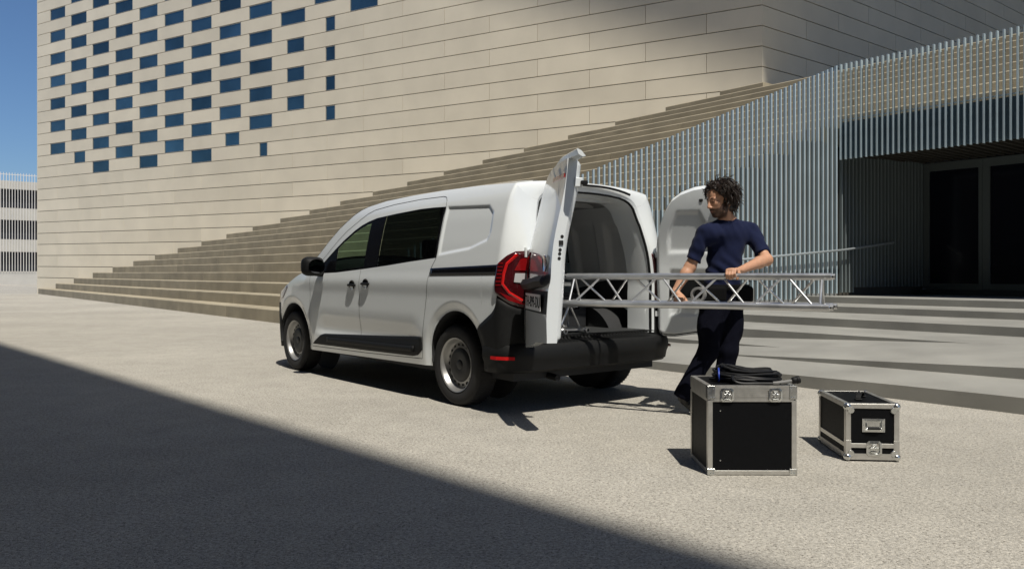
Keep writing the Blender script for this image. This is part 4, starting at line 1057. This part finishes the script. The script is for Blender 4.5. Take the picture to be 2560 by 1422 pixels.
# ------------------------------------------------------------------ person: signed distance volumes turned into one continuous surface
def surface_nets(F, org, h):
    """F: signed distance on a grid (negative inside). returns verts, quads"""
    nx, ny, nz = F.shape; ins = F < 0
    c = [F[i:nx-1+i, j:ny-1+j, k:nz-1+k] for i in (0, 1) for j in (0, 1) for k in (0, 1)]
    cnt = sum((x < 0).astype(int) for x in c); act = (cnt > 0) & (cnt < 8)
    ids = -np.ones(act.shape, int); ii = np.argwhere(act); ids[act] = np.arange(len(ii))
    acc = np.zeros((len(ii), 3)); num = np.zeros(len(ii)); offs = [(i, j, k) for i in (0, 1) for j in (0, 1) for k in (0, 1)]
    cv = [x[act] for x in c]
    for a in range(8):
        for b in range(a + 1, 8):
            if sum(abs(p - q) for p, q in zip(offs[a], offs[b])) != 1: continue
            fa, fb = cv[a], cv[b]; m = (fa < 0) != (fb < 0); t = np.where(m, fa/np.where(m, fa - fb, 1), 0)
            pa, pb = np.array(offs[a], float), np.array(offs[b], float)
            acc += np.where(m[:, None], pa + (pb - pa)*t[:, None], 0); num += m
    V = (ii + acc/num[:, None])*h + np.array(org)
    Q = []
    for ax in range(3):
        u, v = [(1, 2), (2, 0), (0, 1)][ax]
        A = [slice(None)]*3; B = [slice(None)]*3; A[ax] = slice(0, -1); B[ax] = slice(1, None)
        ch = ins[tuple(A)] != ins[tuple(B)]
        e = np.argwhere(ch); e = e[(e[:, u] > 0) & (e[:, v] > 0) & (e[:, u] < F.shape[u]-1) & (e[:, v] < F.shape[v]-1)]
        du = np.zeros(3, int); du[u] = 1; dv = np.zeros(3, int); dv[v] = 1
        q = np.stack([ids[tuple((e - du - dv).T)], ids[tuple((e - dv).T)], ids[tuple(e.T)], ids[tuple((e - du).T)]], 1)
        s = ins[tuple(e.T)]; q[~s] = q[~s][:, ::-1]; Q.append(q)
    Q = np.concatenate(Q); Q = Q[(Q >= 0).all(1)]
    return V, Q
class SDF:
    def __init__(s, lo, hi, h):
        s.lo = np.array(lo, float); s.h = h; n = np.ceil((np.array(hi) - s.lo)/h).astype(int) + 1
        ax = [s.lo[i] + h*np.arange(n[i]) for i in range(3)]; s.P = np.stack(np.meshgrid(*ax, indexing='ij'), -1).astype(np.float32); s.F = np.full(s.P.shape[:3], 9.0, np.float32)
    def u(s, d, k=0.0):
        if k <= 0: s.F = np.minimum(s.F, d)
        else:
            hh = np.clip(.5 + .5*(s.F - d)/k, 0, 1); s.F = s.F*(1-hh) + d*hh - k*hh*(1-hh)
        return s
    def sub(s, d, k=.004):
        hh = np.clip(.5 - .5*(s.F + d)/k, 0, 1); s.F = s.F*(1-hh) + (-d)*hh + k*hh*(1-hh); return s
    def cone(s, a, b, ra, rb, flat=None):
        a, b = np.array(a, np.float32), np.array(b, np.float32); ba = b - a; pa = s.P - a
        t = np.clip((pa @ ba)/(ba @ ba), 0, 1); r = ra + (rb - ra)*t
        q = pa - t[..., None]*ba
        if flat is not None:                        # flat=(axis, factor): squash along axis
            ax = np.array(flat[0], np.float32); ax /= np.linalg.norm(ax); comp = q @ ax; q = q + (comp*(1/flat[1] - 1))[..., None]*ax
        return np.linalg.norm(q, axis=-1) - r
    def ell(s, c, r, M=None):
        q = s.P - np.array(c, np.float32)
        if M is not None: q = q @ np.array(M, np.float32).T      # rows of M are local axes
        r = np.array(r, np.float32); k0 = np.linalg.norm(q/r, axis=-1); k1 = np.linalg.norm(q/(r*r), axis=-1)
        return k0*(k0 - 1)/np.maximum(k1, 1e-6)
    def mesh(s, name, m, parent, smooth_iter=0, origin=(0, 0, 0)):
        V, Q = surface_nets(s.F, s.lo, s.h); V = V - np.array(origin)
        me = bpy.data.meshes.new(name); me.from_pydata(V.tolist(), [], Q.tolist()); me.validate(); me.materials.append(m)
        me.polygons.foreach_set('use_smooth', [True]*len(me.polygons))
        o = bpy.data.objects.new(name, me); COL.objects.link(o); o.parent = parent
        if smooth_iter: md = o.modifiers.new('smooth', 'SMOOTH'); md.factor = .5; md.iterations = smooth_iter
        return o
def folds(P, sc, amp, seed, squash=(1, 1, 1)):
    r = np.random.default_rng(seed); F = 0
    for k in range(7):
        d = r.normal(size=3)*np.array(squash); d = d/np.linalg.norm(d)*sc*r.uniform(.6, 1.5); F = F + np.sin(P @ d.astype(np.float32) + r.uniform(0, 6.28))
    return F/7*amp

RT = np.array((1.62, 6.22, 0.0))
pe = thing('person', 'man in navy t-shirt and dark trousers carrying the aluminium truss', 'person', tuple(RT))
M_SKIN = mat('skin', (0.50, 0.275, 0.175), 0.5, spec=0.35, noise=(30, 0.06), bump=(250, 0.06, 0.0008))
M_SKIN.node_tree.nodes['Principled BSDF'].inputs['Subsurface Weight'].default_value = 0.08
M_SKIN.node_tree.nodes['Principled BSDF'].inputs['Subsurface Radius'].default_value = (0.02, 0.008, 0.004)
M_SHIRT = mat('navy_cotton', (0.0085, 0.0125, 0.040), 0.9, spec=0.12, sheen=0.05, bump=(300, 0.15, 0.0008))
M_TROUS = mat('dark_navy_twill', (0.0050, 0.0055, 0.0105), 0.95, spec=0.05, bump=(260, 0.2, 0.0008))
M_SHOE = mat('black_shoe', (0.012, 0.012, 0.013), 0.55)
M_HAIR = mat('dark_brown_hair', (0.017, 0.011, 0.008), 0.42, spec=0.5, rnd=0.0, noise=(60, 0.4))
J = dict(neck=(1.672, 6.265, 1.470), headc=(1.585, 6.195, 1.622), chest=(1.665, 6.27, 1.27), belly=(1.64, 6.25, 1.08), pelvis=(1.625, 6.25, .93),
    sR=(1.475, 6.20, 1.375), eR=(1.372, 6.22, 1.115), wR=(1.245, 6.17, .925), sL=(1.865, 6.30, 1.395), eL=(1.918, 6.10, 1.168), wL=(1.665, 5.885, 1.088),
    hR=(1.555, 6.23, .89), kR=(1.495, 6.16, .470), aR=(1.306, 6.14, .155), hL=(1.700, 6.27, .89), kL=(1.662, 6.21, .47), aL=(1.610, 6.27, .10))
J = {k: np.array(v) for k, v in J.items()}

# head frame: face looks to the viewer's left, slightly towards the camera and down
fd = np.array((-.87, -.40, -.24)); fd /= np.linalg.norm(fd); upv = np.array((-.10, .02, 1.)); lf = np.cross(upv, fd); lf /= np.linalg.norm(lf); upv = np.cross(fd, lf)
HM = np.stack([fd, lf, upv])                       # rows: forward, left, up
HC = J['headc']
def H_(f, l, u): return HC + fd*f + lf*l + upv*u

# hands: five fingers closing on a tube ------------------------------------------------
def hand(sd, palm, across, out, down, k=.006, thumb_side=1, grip=.030):
    """palm: centre of the back of the hand; across: knuckle line (index -> little); out: finger direction; down: direction they curl"""
    palm, across, out, down = [np.array(v, float) for v in (palm, across, out, down)]
    across /= np.linalg.norm(across); out -= across*out.dot(across); out /= np.linalg.norm(out); down = down - across*down.dot(across) - out*down.dot(out); down /= np.linalg.norm(down)
    for i, (a, l1, l2, l3, r) in enumerate(((-.030, .040, .026, .020, .0098), (-.0105, .044, .029, .022, .0100), (.0095, .041, .027, .021, .0096), (.028, .033, .021, .018, .0086))):
        k0 = palm + across*a + out*.030; k1 = k0 + (out*.62 + down*.78)*l1; k2 = k1 + (down*.85 - out*.52)*l2; k3 = k2 + (-out*.93 + down*.25)*l3
        s_ = SDFREF[0]
        s_.u(s_.cone(palm + across*a*.7 - out*.035, k0, r*1.05, r*1.12), .008); s_.u(s_.cone(k0, k1, r*1.08, r), .003); s_.u(s_.cone(k1, k2, r, r*.92), .002); s_.u(s_.cone(k2, k3, r*.92, r*.80), .002)
    s_ = SDFREF[0]
    s_.u(s_.ell(palm, (.043, .040, .017), np.stack([out, across, down])), .010)
    t0 = palm - across*.030*thumb_side - out*.030 + down*.008; t1 = t0 - across*.022*thumb_side + out*.024 + down*.020; t2 = t1 + out*.024 + down*.022; t3 = t2 + across*.014*thumb_side + down*.014 + out*.006
    s_.u(s_.cone(t0, t1, .0145, .0125), .008); s_.u(s_.cone(t1, t2, .0125, .0112), .003); s_.u(s_.cone(t2, t3, .0112, .009), .003)
SDFREF = [None]

# one continuous body: head, neck, arms, hands and the limbs beneath the clothes
B = SDF((1.13, 5.74, .80), (2.01, 6.42, 1.80), .0058); SDFREF[0] = B
# torso core under the shirt keeps the body in one piece
B.u(B.cone(J['chest'], J['belly'], .095, .085, ((0, 1, 0), .8)))
B.u(B.cone(J['belly'], J['pelvis'], .085, .09, ((0, 1, 0), .8)), .03)
B.u(B.cone(J['sR'] + (.03, 0, -.01), J['sL'] - (.03, 0, .01), .055, .055), .04)
for s in 'RL':
    sh, el, wr = J['s'+s], J['e'+s], J['w'+s]
    B.u(B.cone(sh, el, .050, .041), .03); mid = el + (wr - el)*.28
    B.u(B.cone(el, mid, .043, .044), .02); B.u(B.cone(mid, wr, .043, .027), .02)
    B.u(B.ell(el + (el - (sh + wr)/2)*.06, (.043, .043, .043)), .015)
# neck and head
B.u(B.cone(J['neck'] - (0, 0, .03), H_(-.028, 0, -.075), .062, .056), .03)
B.u(B.cone(J['neck'], J['sL'] + (-.05, 0, .01), .05, .045), .03); B.u(B.cone(J['neck'], J['sR'] + (.05, 0, .01), .05, .045), .03)
hd_ = B.ell(H_(-.012, 0, .045), (.096, .074, .088), HM); 
B.u(hd_, .012)
B.u(B.ell(H_(.030, 0, -.045), (.062, .058, .080), HM), .030)           # face and jaw
B.u(B.ell(H_(.062, 0, -.103), (.024, .030, .020), HM), .016)           # chin
for sg in (-1, 1):
    B.u(B.ell(H_(.050, sg*.040, -.018), (.026, .022, .020), HM), .016)  # cheekbones
    B.u(B.cone(H_(.020, sg*.052, -.095), H_(-.028, sg*.060, -.045), .016, .020), .02)
    B.u(B.cone(H_(.080, sg*.012, .024), H_(.066, sg*.045, .022), .010, .010), .010)   # brow
    B.sub(B.ell(H_(.094, sg*.031, .006), (.016, .017, .010), HM), .012)
    B.u(B.ell(H_(.070, sg*.031, .005), (.014, .015, .012), HM), .003)   # lids
    B.u(B.ell(H_(-.020, sg*.077, -.012), (.020, .010, .032), HM), .006)  # ears
B.u(B.cone(H_(.082, 0, .018), H_(.108, 0, -.030), .008, .0125), .008)    # nose
for sg in (-1, 1): B.u(B.ell(H_(.095, sg*.012, -.036), (.012, .009, .008), HM), .005)
B.u(B.cone(H_(.082, -.016, -.062), H_(.082, .016, -.062), .008, .008), .005)
B.u(B.cone(H_(.080, -.015, -.076), H_(.080, .015, -.076), .0085, .0085), .005)
B.sub(B.cone(H_(.094, -.020, -.0685), H_(.094, .020, -.0685), .0022, .0022), .003)
# hand on the top chord (image right arm) and hand on the rear lower chord
te = (np.array(TB) - np.array(TA)); te /= np.linalg.norm(te)
def chord(x, off, dz): t = (x - TA[0])/(TB[0] - TA[0]); p = np.array(TA) + (np.array(TB) - np.array(TA))*t; c = np.array((te[1], -te[0], 0)); c = c if c[1] < 0 else -c; return p + c*off + np.array((0, 0, dz)), c
hp_, cdir = chord(1.585, 0, 0)
hand(B, hp_ + np.array((0, 0, .046)) - cdir*.004, te, cdir*1.0 + np.array((-.25, 0, 0)), (0, 0, -1), thumb_side=-1)
B.u(B.cone(J['wL'], hp_ + np.array((.03, 0, .045)) - cdir*.03, .026, .026, ((0, 0, 1), .8)), .012)
hq_, _ = chord(1.215, -.12, -.207)
hand(B, hq_ + np.array((0, 0, .044)), -te, cdir*.8 + np.array((-.6, 0, 0)), (0, 0, -1), thumb_side=1)
B.u(B.cone(J['wR'], hq_ + np.array((.012, .012, .050)), .026, .027), .012)
body = B.mesh('body', M_SKIN, pe, 3, RT)

# beard, brows, hair
me_ = body.data; co = np.empty(len(me_.vertices)*3); me_.vertices.foreach_get('co', co); co = co.reshape(-1, 3) + RT
q = co - HC; fq, lq, uq = q @ fd, q @ lf, q @ upv
def ss_(a, b, x): t = np.clip((x - a)/(b - a), 0, 1); return t*t*(3 - 2*t)
line = -.050 + .060*np.clip((.050 - fq)/.07, 0, 1)                      # lower cheek edge, climbing to the sideburn
wgt = ss_(.006, -.008, uq - line)*ss_(-.050, -.030, fq)*ss_(-.150, -.125, uq)*ss_(.012, .030, fq + .35*np.abs(lq) + .02)
lips = np.exp(-(((uq + .069)/.0085)**2 + (lq/.022)**2))*(fq > .05); wgt = wgt*(1 - .85*lips)
mus = np.exp(-(((uq + .050)/.0065)**2 + (lq/.026)**2))*(fq > .06); wgt = np.clip(wgt + mus*.9, 0, 1)
at = me_.attributes.new('beard', 'FLOAT', 'POINT'); at.data.foreach_set('value', wgt.astype(np.float32))
lp = me_.attributes.new('lips', 'FLOAT', 'POINT'); lp.data.foreach_set('value', lips.astype(np.float32))
nt = M_SKIN.node_tree; bs_ = nt.nodes['Principled BSDF']; src = bs_.inputs['Base Color'].links[0].from_socket
an = nt.nodes.new('ShaderNodeAttribute'); an.attribute_name = 'beard'; ln_ = nt.nodes.new('ShaderNodeAttribute'); ln_.attribute_name = 'lips'
ns = nt.nodes.new('ShaderNodeTexNoise'); ns.inputs['Scale'].default_value = 320; mr_ = nt.nodes.new('ShaderNodeMapRange'); mr_.inputs[1].default_value = .35; mr_.inputs[2].default_value = .65; mr_.inputs[3].default_value = .75; mr_.inputs[4].default_value = 1.0
nt.links.new(ns.outputs[0], mr_.inputs[0]); mu = nt.nodes.new('ShaderNodeMath'); mu.operation = 'MULTIPLY'; nt.links.new(an.outputs['Fac'], mu.inputs[0]); nt.links.new(mr_.outputs[0], mu.inputs[1])
m1 = nt.nodes.new('ShaderNodeMix'); m1.data_type = 'RGBA'; nt.links.new(ln_.outputs['Fac'], m1.inputs[0]); nt.links.new(src, m1.inputs[6]); m1.inputs[7].default_value = (.42, .16, .12, 1)
m2 = nt.nodes.new('ShaderNodeMix'); m2.data_type = 'RGBA'; nt.links.new(mu.outputs[0], m2.inputs[0]); nt.links.new(m1.outputs[2], m2.inputs[6]); m2.inputs[7].default_value = (.014, .008, .006, 1)
nt.links.new(m2.outputs[2], bs_.inputs['Base Color'])
eb = MB()
for sg in (-1, 1):
    eb.tube([tuple(H_(.086, sg*.014, .024) - RT), tuple(H_(.0825, sg*.030, .031) - RT), tuple(H_(.068, sg*.048, .026) - RT)], [.0035, .0040, .002], 6)
    eb.tube([tuple(H_(.0825, sg*.020, .001) - RT), tuple(H_(.0835, sg*.031, -.001) - RT), tuple(H_(.077, sg*.044, .001) - RT)], [.0016, .0024, .0014], 6)
eb.build('eyebrow', mat('brow_hair', (.022, .013, .009), .9, spec=.05), pe, smooth=True)
Hc = SDF(HC - .17, HC + .17, .005)
Hc.u(Hc.ell(H_(-.022, 0, .052), (.110, .096, .099), HM)); Hc.u(Hc.ell(H_(-.070, 0, -.03), (.072, .090, .112), HM), .03)
q = (Hc.P - HC.astype(np.float32)); fq, lq, uq = q @ fd, q @ lf, q @ upv
Hc.F = np.maximum(Hc.F, (fq - (.030 + .55*np.clip(uq - .05, -.05, .06))).astype(np.float32))
Hc.F = np.maximum(Hc.F, (-uq - .105).astype(np.float32)); Hc.F = Hc.F + folds(Hc.P, 110, .014, 9)
hair = Hc.mesh('hair', M_HAIR, pe, 1, RT)
hr_ = np.random.default_rng(11); hs = MB(); n_s = 0
while n_s < 1900:
    v = hr_.normal(size=3); v /= np.linalg.norm(v)
    f_, l_, u_ = v
    if u_ < (-.85 if f_ < -.25 else -.45) or (f_ > .10 and u_ < .42 - .10*abs(l_)) or (f_ > .55 and u_ < .70) or (f_ > .78): continue
    base = H_(-.030 + .110*f_, .096*l_, .050 + .096*u_); nrm_ = HM.T @ np.array((f_/.094, l_/.080, u_/.086)); nrm_ /= np.linalg.norm(nrm_)
    dn = np.array((0, 0, -1.)); tg = dn - nrm_*dn.dot(nrm_); 
    part = (lf*np.sign(l_ + .001)*.5 - fd*.35)*(1 if u_ > .55 else .2) + ((fd*.35 + lf*.9*np.sign(l_ - .35)) if (f_ > .25 and u_ > .3) else -fd*.25); tg = tg + part - nrm_*part.dot(nrm_) + hr_.normal(size=3)*.28; tg /= np.linalg.norm(tg)+1e-9
    ln = hr_.uniform(.080, .145)*(1.0 if f_ < .2 else .62); b_ = np.cross(nrm_, tg); ph = hr_.uniform(0, 6.28); cr_ = hr_.uniform(.006, .013); fr_ = hr_.uniform(.8, 1.6); P_ = []
    p = base.copy(); dvec = (tg*.9 + nrm_*.42)
    for i in range(11):
        t = i/10; w = 2*math.pi*fr_*t + ph
        P_.append(p + (b_*math.cos(w) + nrm_*math.sin(w))*cr_*min(1, t*3))
        dvec = dvec*.82 + (tg*.75 + np.array((0, 0, -.55)) - nrm_*.25*t)*.30; dvec /= np.linalg.norm(dvec); p = p + dvec*ln/10
        # stay outside the skull
        qh = HM @ (p - H_(-.022, 0, .045)); kk = np.linalg.norm(qh/np.array((.100, .084, .092)))
        if kk < 1: p = H_(-.022, 0, .045) + (HM.T @ (qh/kk))
    r0 = hr_.uniform(.0018, .0040); K_ = []
    for x in P_:
        a_f, a_u = (x - HC) @ fd, (x - HC) @ upv
        if x[2] < HC[2] - .125 or (a_f > .02 and a_u < .03) or (a_f > -.045 and a_u < -.055): break
        K_.append(x)
    P_ = K_
    if len(P_) < 5: continue
    hs.tube([tuple(x - RT) for x in P_], [r0*(1 - .75*(i_/(len(P_)-1))**3) for i_ in range(len(P_))], 4, caps=False); n_s += 1
hs.build('curls', mat('hair_curl', (0.020, 0.0125, 0.009), 0.5, spec=0.3, noise=(35, .5)), hair, smooth=True, angle=80)

# t-shirt
T = SDF((1.30, 6.00, .90), (2.01, 6.46, 1.53), .0065)
ch = J['chest']
T.u(T.cone(ch + (-.005, 0, .06), J['belly'] + (0, 0, 0), .147, .122, ((.25, 1, 0), .68)))
T.u(T.cone(J['belly'], J['pelvis'] + (0, 0, .04), .124, .136, ((.2, 1, 0), .72)), .05)
T.u(T.cone(J['sR'] + (.05, 0, -.015), J['sL'] + (-.05, 0, -.015), .078, .078), .06)
T.u(T.cone(J['neck'] + (0, 0, -.03), J['sL'] + (-.03, 0, .0), .068, .060), .04); T.u(T.cone(J['neck'] + (0, 0, -.03), J['sR'] + (.03, 0, .0), .068, .060), .04)
for s, fr_ in (('R', .78), ('L', .80)):
    sh, el = J['s'+s], J['e'+s]; e_ = sh + (el - sh)*fr_
    T.u(T.cone(sh, e_, .063, .057), .028)
    ax = (el - sh)/np.linalg.norm(el - sh); pl_ = ((T.P - e_.astype(np.float32)) @ ax.astype(np.float32)); near = np.linalg.norm(T.P - e_.astype(np.float32), axis=-1) < .13
    T.F = np.where(near, np.maximum(T.F, pl_ - .004), T.F)
T.sub(T.ell(J['neck'] + (-.018, -.02, .035), (.074, .078, .052)), .006)
T.F = np.maximum(T.F, (.925 - T.P[..., 2]).astype(np.float32))
P_ = T.P; T.F = T.F + folds(P_, 46, .008, 21, (1, .6, .55)) + folds(P_, 95, .0045, 22, (1, .5, .7))
dv_ = (P_ - np.array((1.80, 6.13, 1.16), np.float32)) @ np.array((.62, 0, .78), np.float32); T.F = T.F + .0075*np.sin(dv_*85)*np.exp(-(((P_[..., 2] - 1.08)/.10)**2))
T.mesh('t_shirt', M_SHIRT, pe, 2, RT)
# trousers, belt bag
Q_ = SDF((1.18, 5.98, .03), (1.90, 6.52, 1.00), .0078)
Q_.u(Q_.cone(J['pelvis'] + (-.06, 0, .02), J['pelvis'] + (.07, .01, .02), .118, .118, ((0, 1, 0), .85)))
for s in 'RL':
    h_, k_, a_ = J['h'+s], J['k'+s], J['a'+s]; ext = a_ + (a_ - k_)/np.linalg.norm(a_ - k_)*.02
    Q_.u(Q_.cone(h_, k_, .106, .076), .022); Q_.u(Q_.cone(k_, ext, .076, .066), .022)
    Q_.u(Q_.ell(h_ + (k_ - h_)*.55 + ((.070, .0, 0) if s == 'L' else (-.070, 0, 0)), (.030, .06, .09)), .035)
for s in 'RL': 
    a_, k_ = J['a'+s], J['k'+s]; ax = (a_ - k_)/np.linalg.norm(a_ - k_); pl_ = (Q_.P - (a_ + ax*.045).astype(np.float32)) @ ax.astype(np.float32); near = np.linalg.norm(Q_.P - a_.astype(np.float32), axis=-1) < .16
    Q_.F = np.where(near, np.maximum(Q_.F, pl_), Q_.F)
Q_.F = np.maximum(Q_.F, (Q_.P[..., 2] - .965).astype(np.float32))
Q_.F = Q_.F + folds(Q_.P, 42, .005, 31, (1, 1, .35)) + folds(Q_.P, 100, .0035, 32, (1, 1, .6))
Q_.mesh('trousers', M_TROUS, pe, 2, RT)
Bg = SDF((1.36, 5.98, .82), (1.92, 6.46, 1.03), .006)
px_ = J['pelvis'] + (0, 0, .025)
ring = np.abs(Bg.cone(px_ + (-.07, 0, 0), px_ + (.08, .01, 0), .125, .125, ((0, 1, 0), .85))) - .008; ring = np.maximum(ring, np.abs(Bg.P[..., 2] - .955) - .024); Bg.u(ring.astype(np.float32))
def rbox(s, c, hs_, r): q = np.abs(s.P - np.array(c, np.float32)) - np.array(hs_, np.float32) + r; return np.linalg.norm(np.maximum(q, 0), axis=-1) + np.minimum(q.max(-1), 0) - r
Bg.u(rbox(Bg, (1.53, 6.135, .905), (.095, .032, .058), .022), .01); Bg.u(rbox(Bg, (1.775, 6.17, .905), (.060, .045, .062), .022), .01)
Bg.mesh('belt_bag', mat('black_nylon', (.005, .005, .0055), .85, spec=.08, bump=(400, .2, .0006)), pe, 1, RT)
# shoes
for s in 'RL':
    a_ = J['a'+s]
    Sx = SDF(a_ - (.20, .24, .20), a_ + (.24, .22, .14), .006)
    if s == 'R':                                    # heel lifted, weight on the toes
        heel = np.array((1.305, 6.185, .115)); ball = np.array((1.385, 6.07, .040)); toe = np.array((1.420, 6.02, .034))
    else:
        heel = a_ + (-.02, .04, -.06); ball = a_ + (.06, -.10, -.062); toe = a_ + (.09, -.16, -.064)
    Sx.u(Sx.cone(heel, ball, .037, .042)); Sx.u(Sx.cone(ball, toe, .042, .033), .02); Sx.u(Sx.cone(a_ + (0, 0, -.005), heel + (ball - heel)*.25 + (0, 0, .02), .048, .042), .03)
    Sx.F = np.maximum(Sx.F, (.003 - Sx.P[..., 2]).astype(np.float32))
    Sx.mesh('shoe', M_SHOE, pe, 1, RT)
tp = MB(); tp.lathe([(.040, -.022), (.056, -.022), (.057, -.018), (.057, .018), (.056, .022), (.040, .022), (.039, .018), (.039, -.018), (.040, -.022)], 36, Matrix.Translation((1.405, 6.085, .905)) @ Matrix.Rotation(R(-32), 4, 'Z') @ Matrix.Rotation(R(90), 4, 'X'))
tag(tp.build('tape_roll', mat('grey_cloth_tape', (.20, .20, .20), .6), smooth=True, angle=40), 'roll of grey tape hanging at the belt of the man', 'tape')
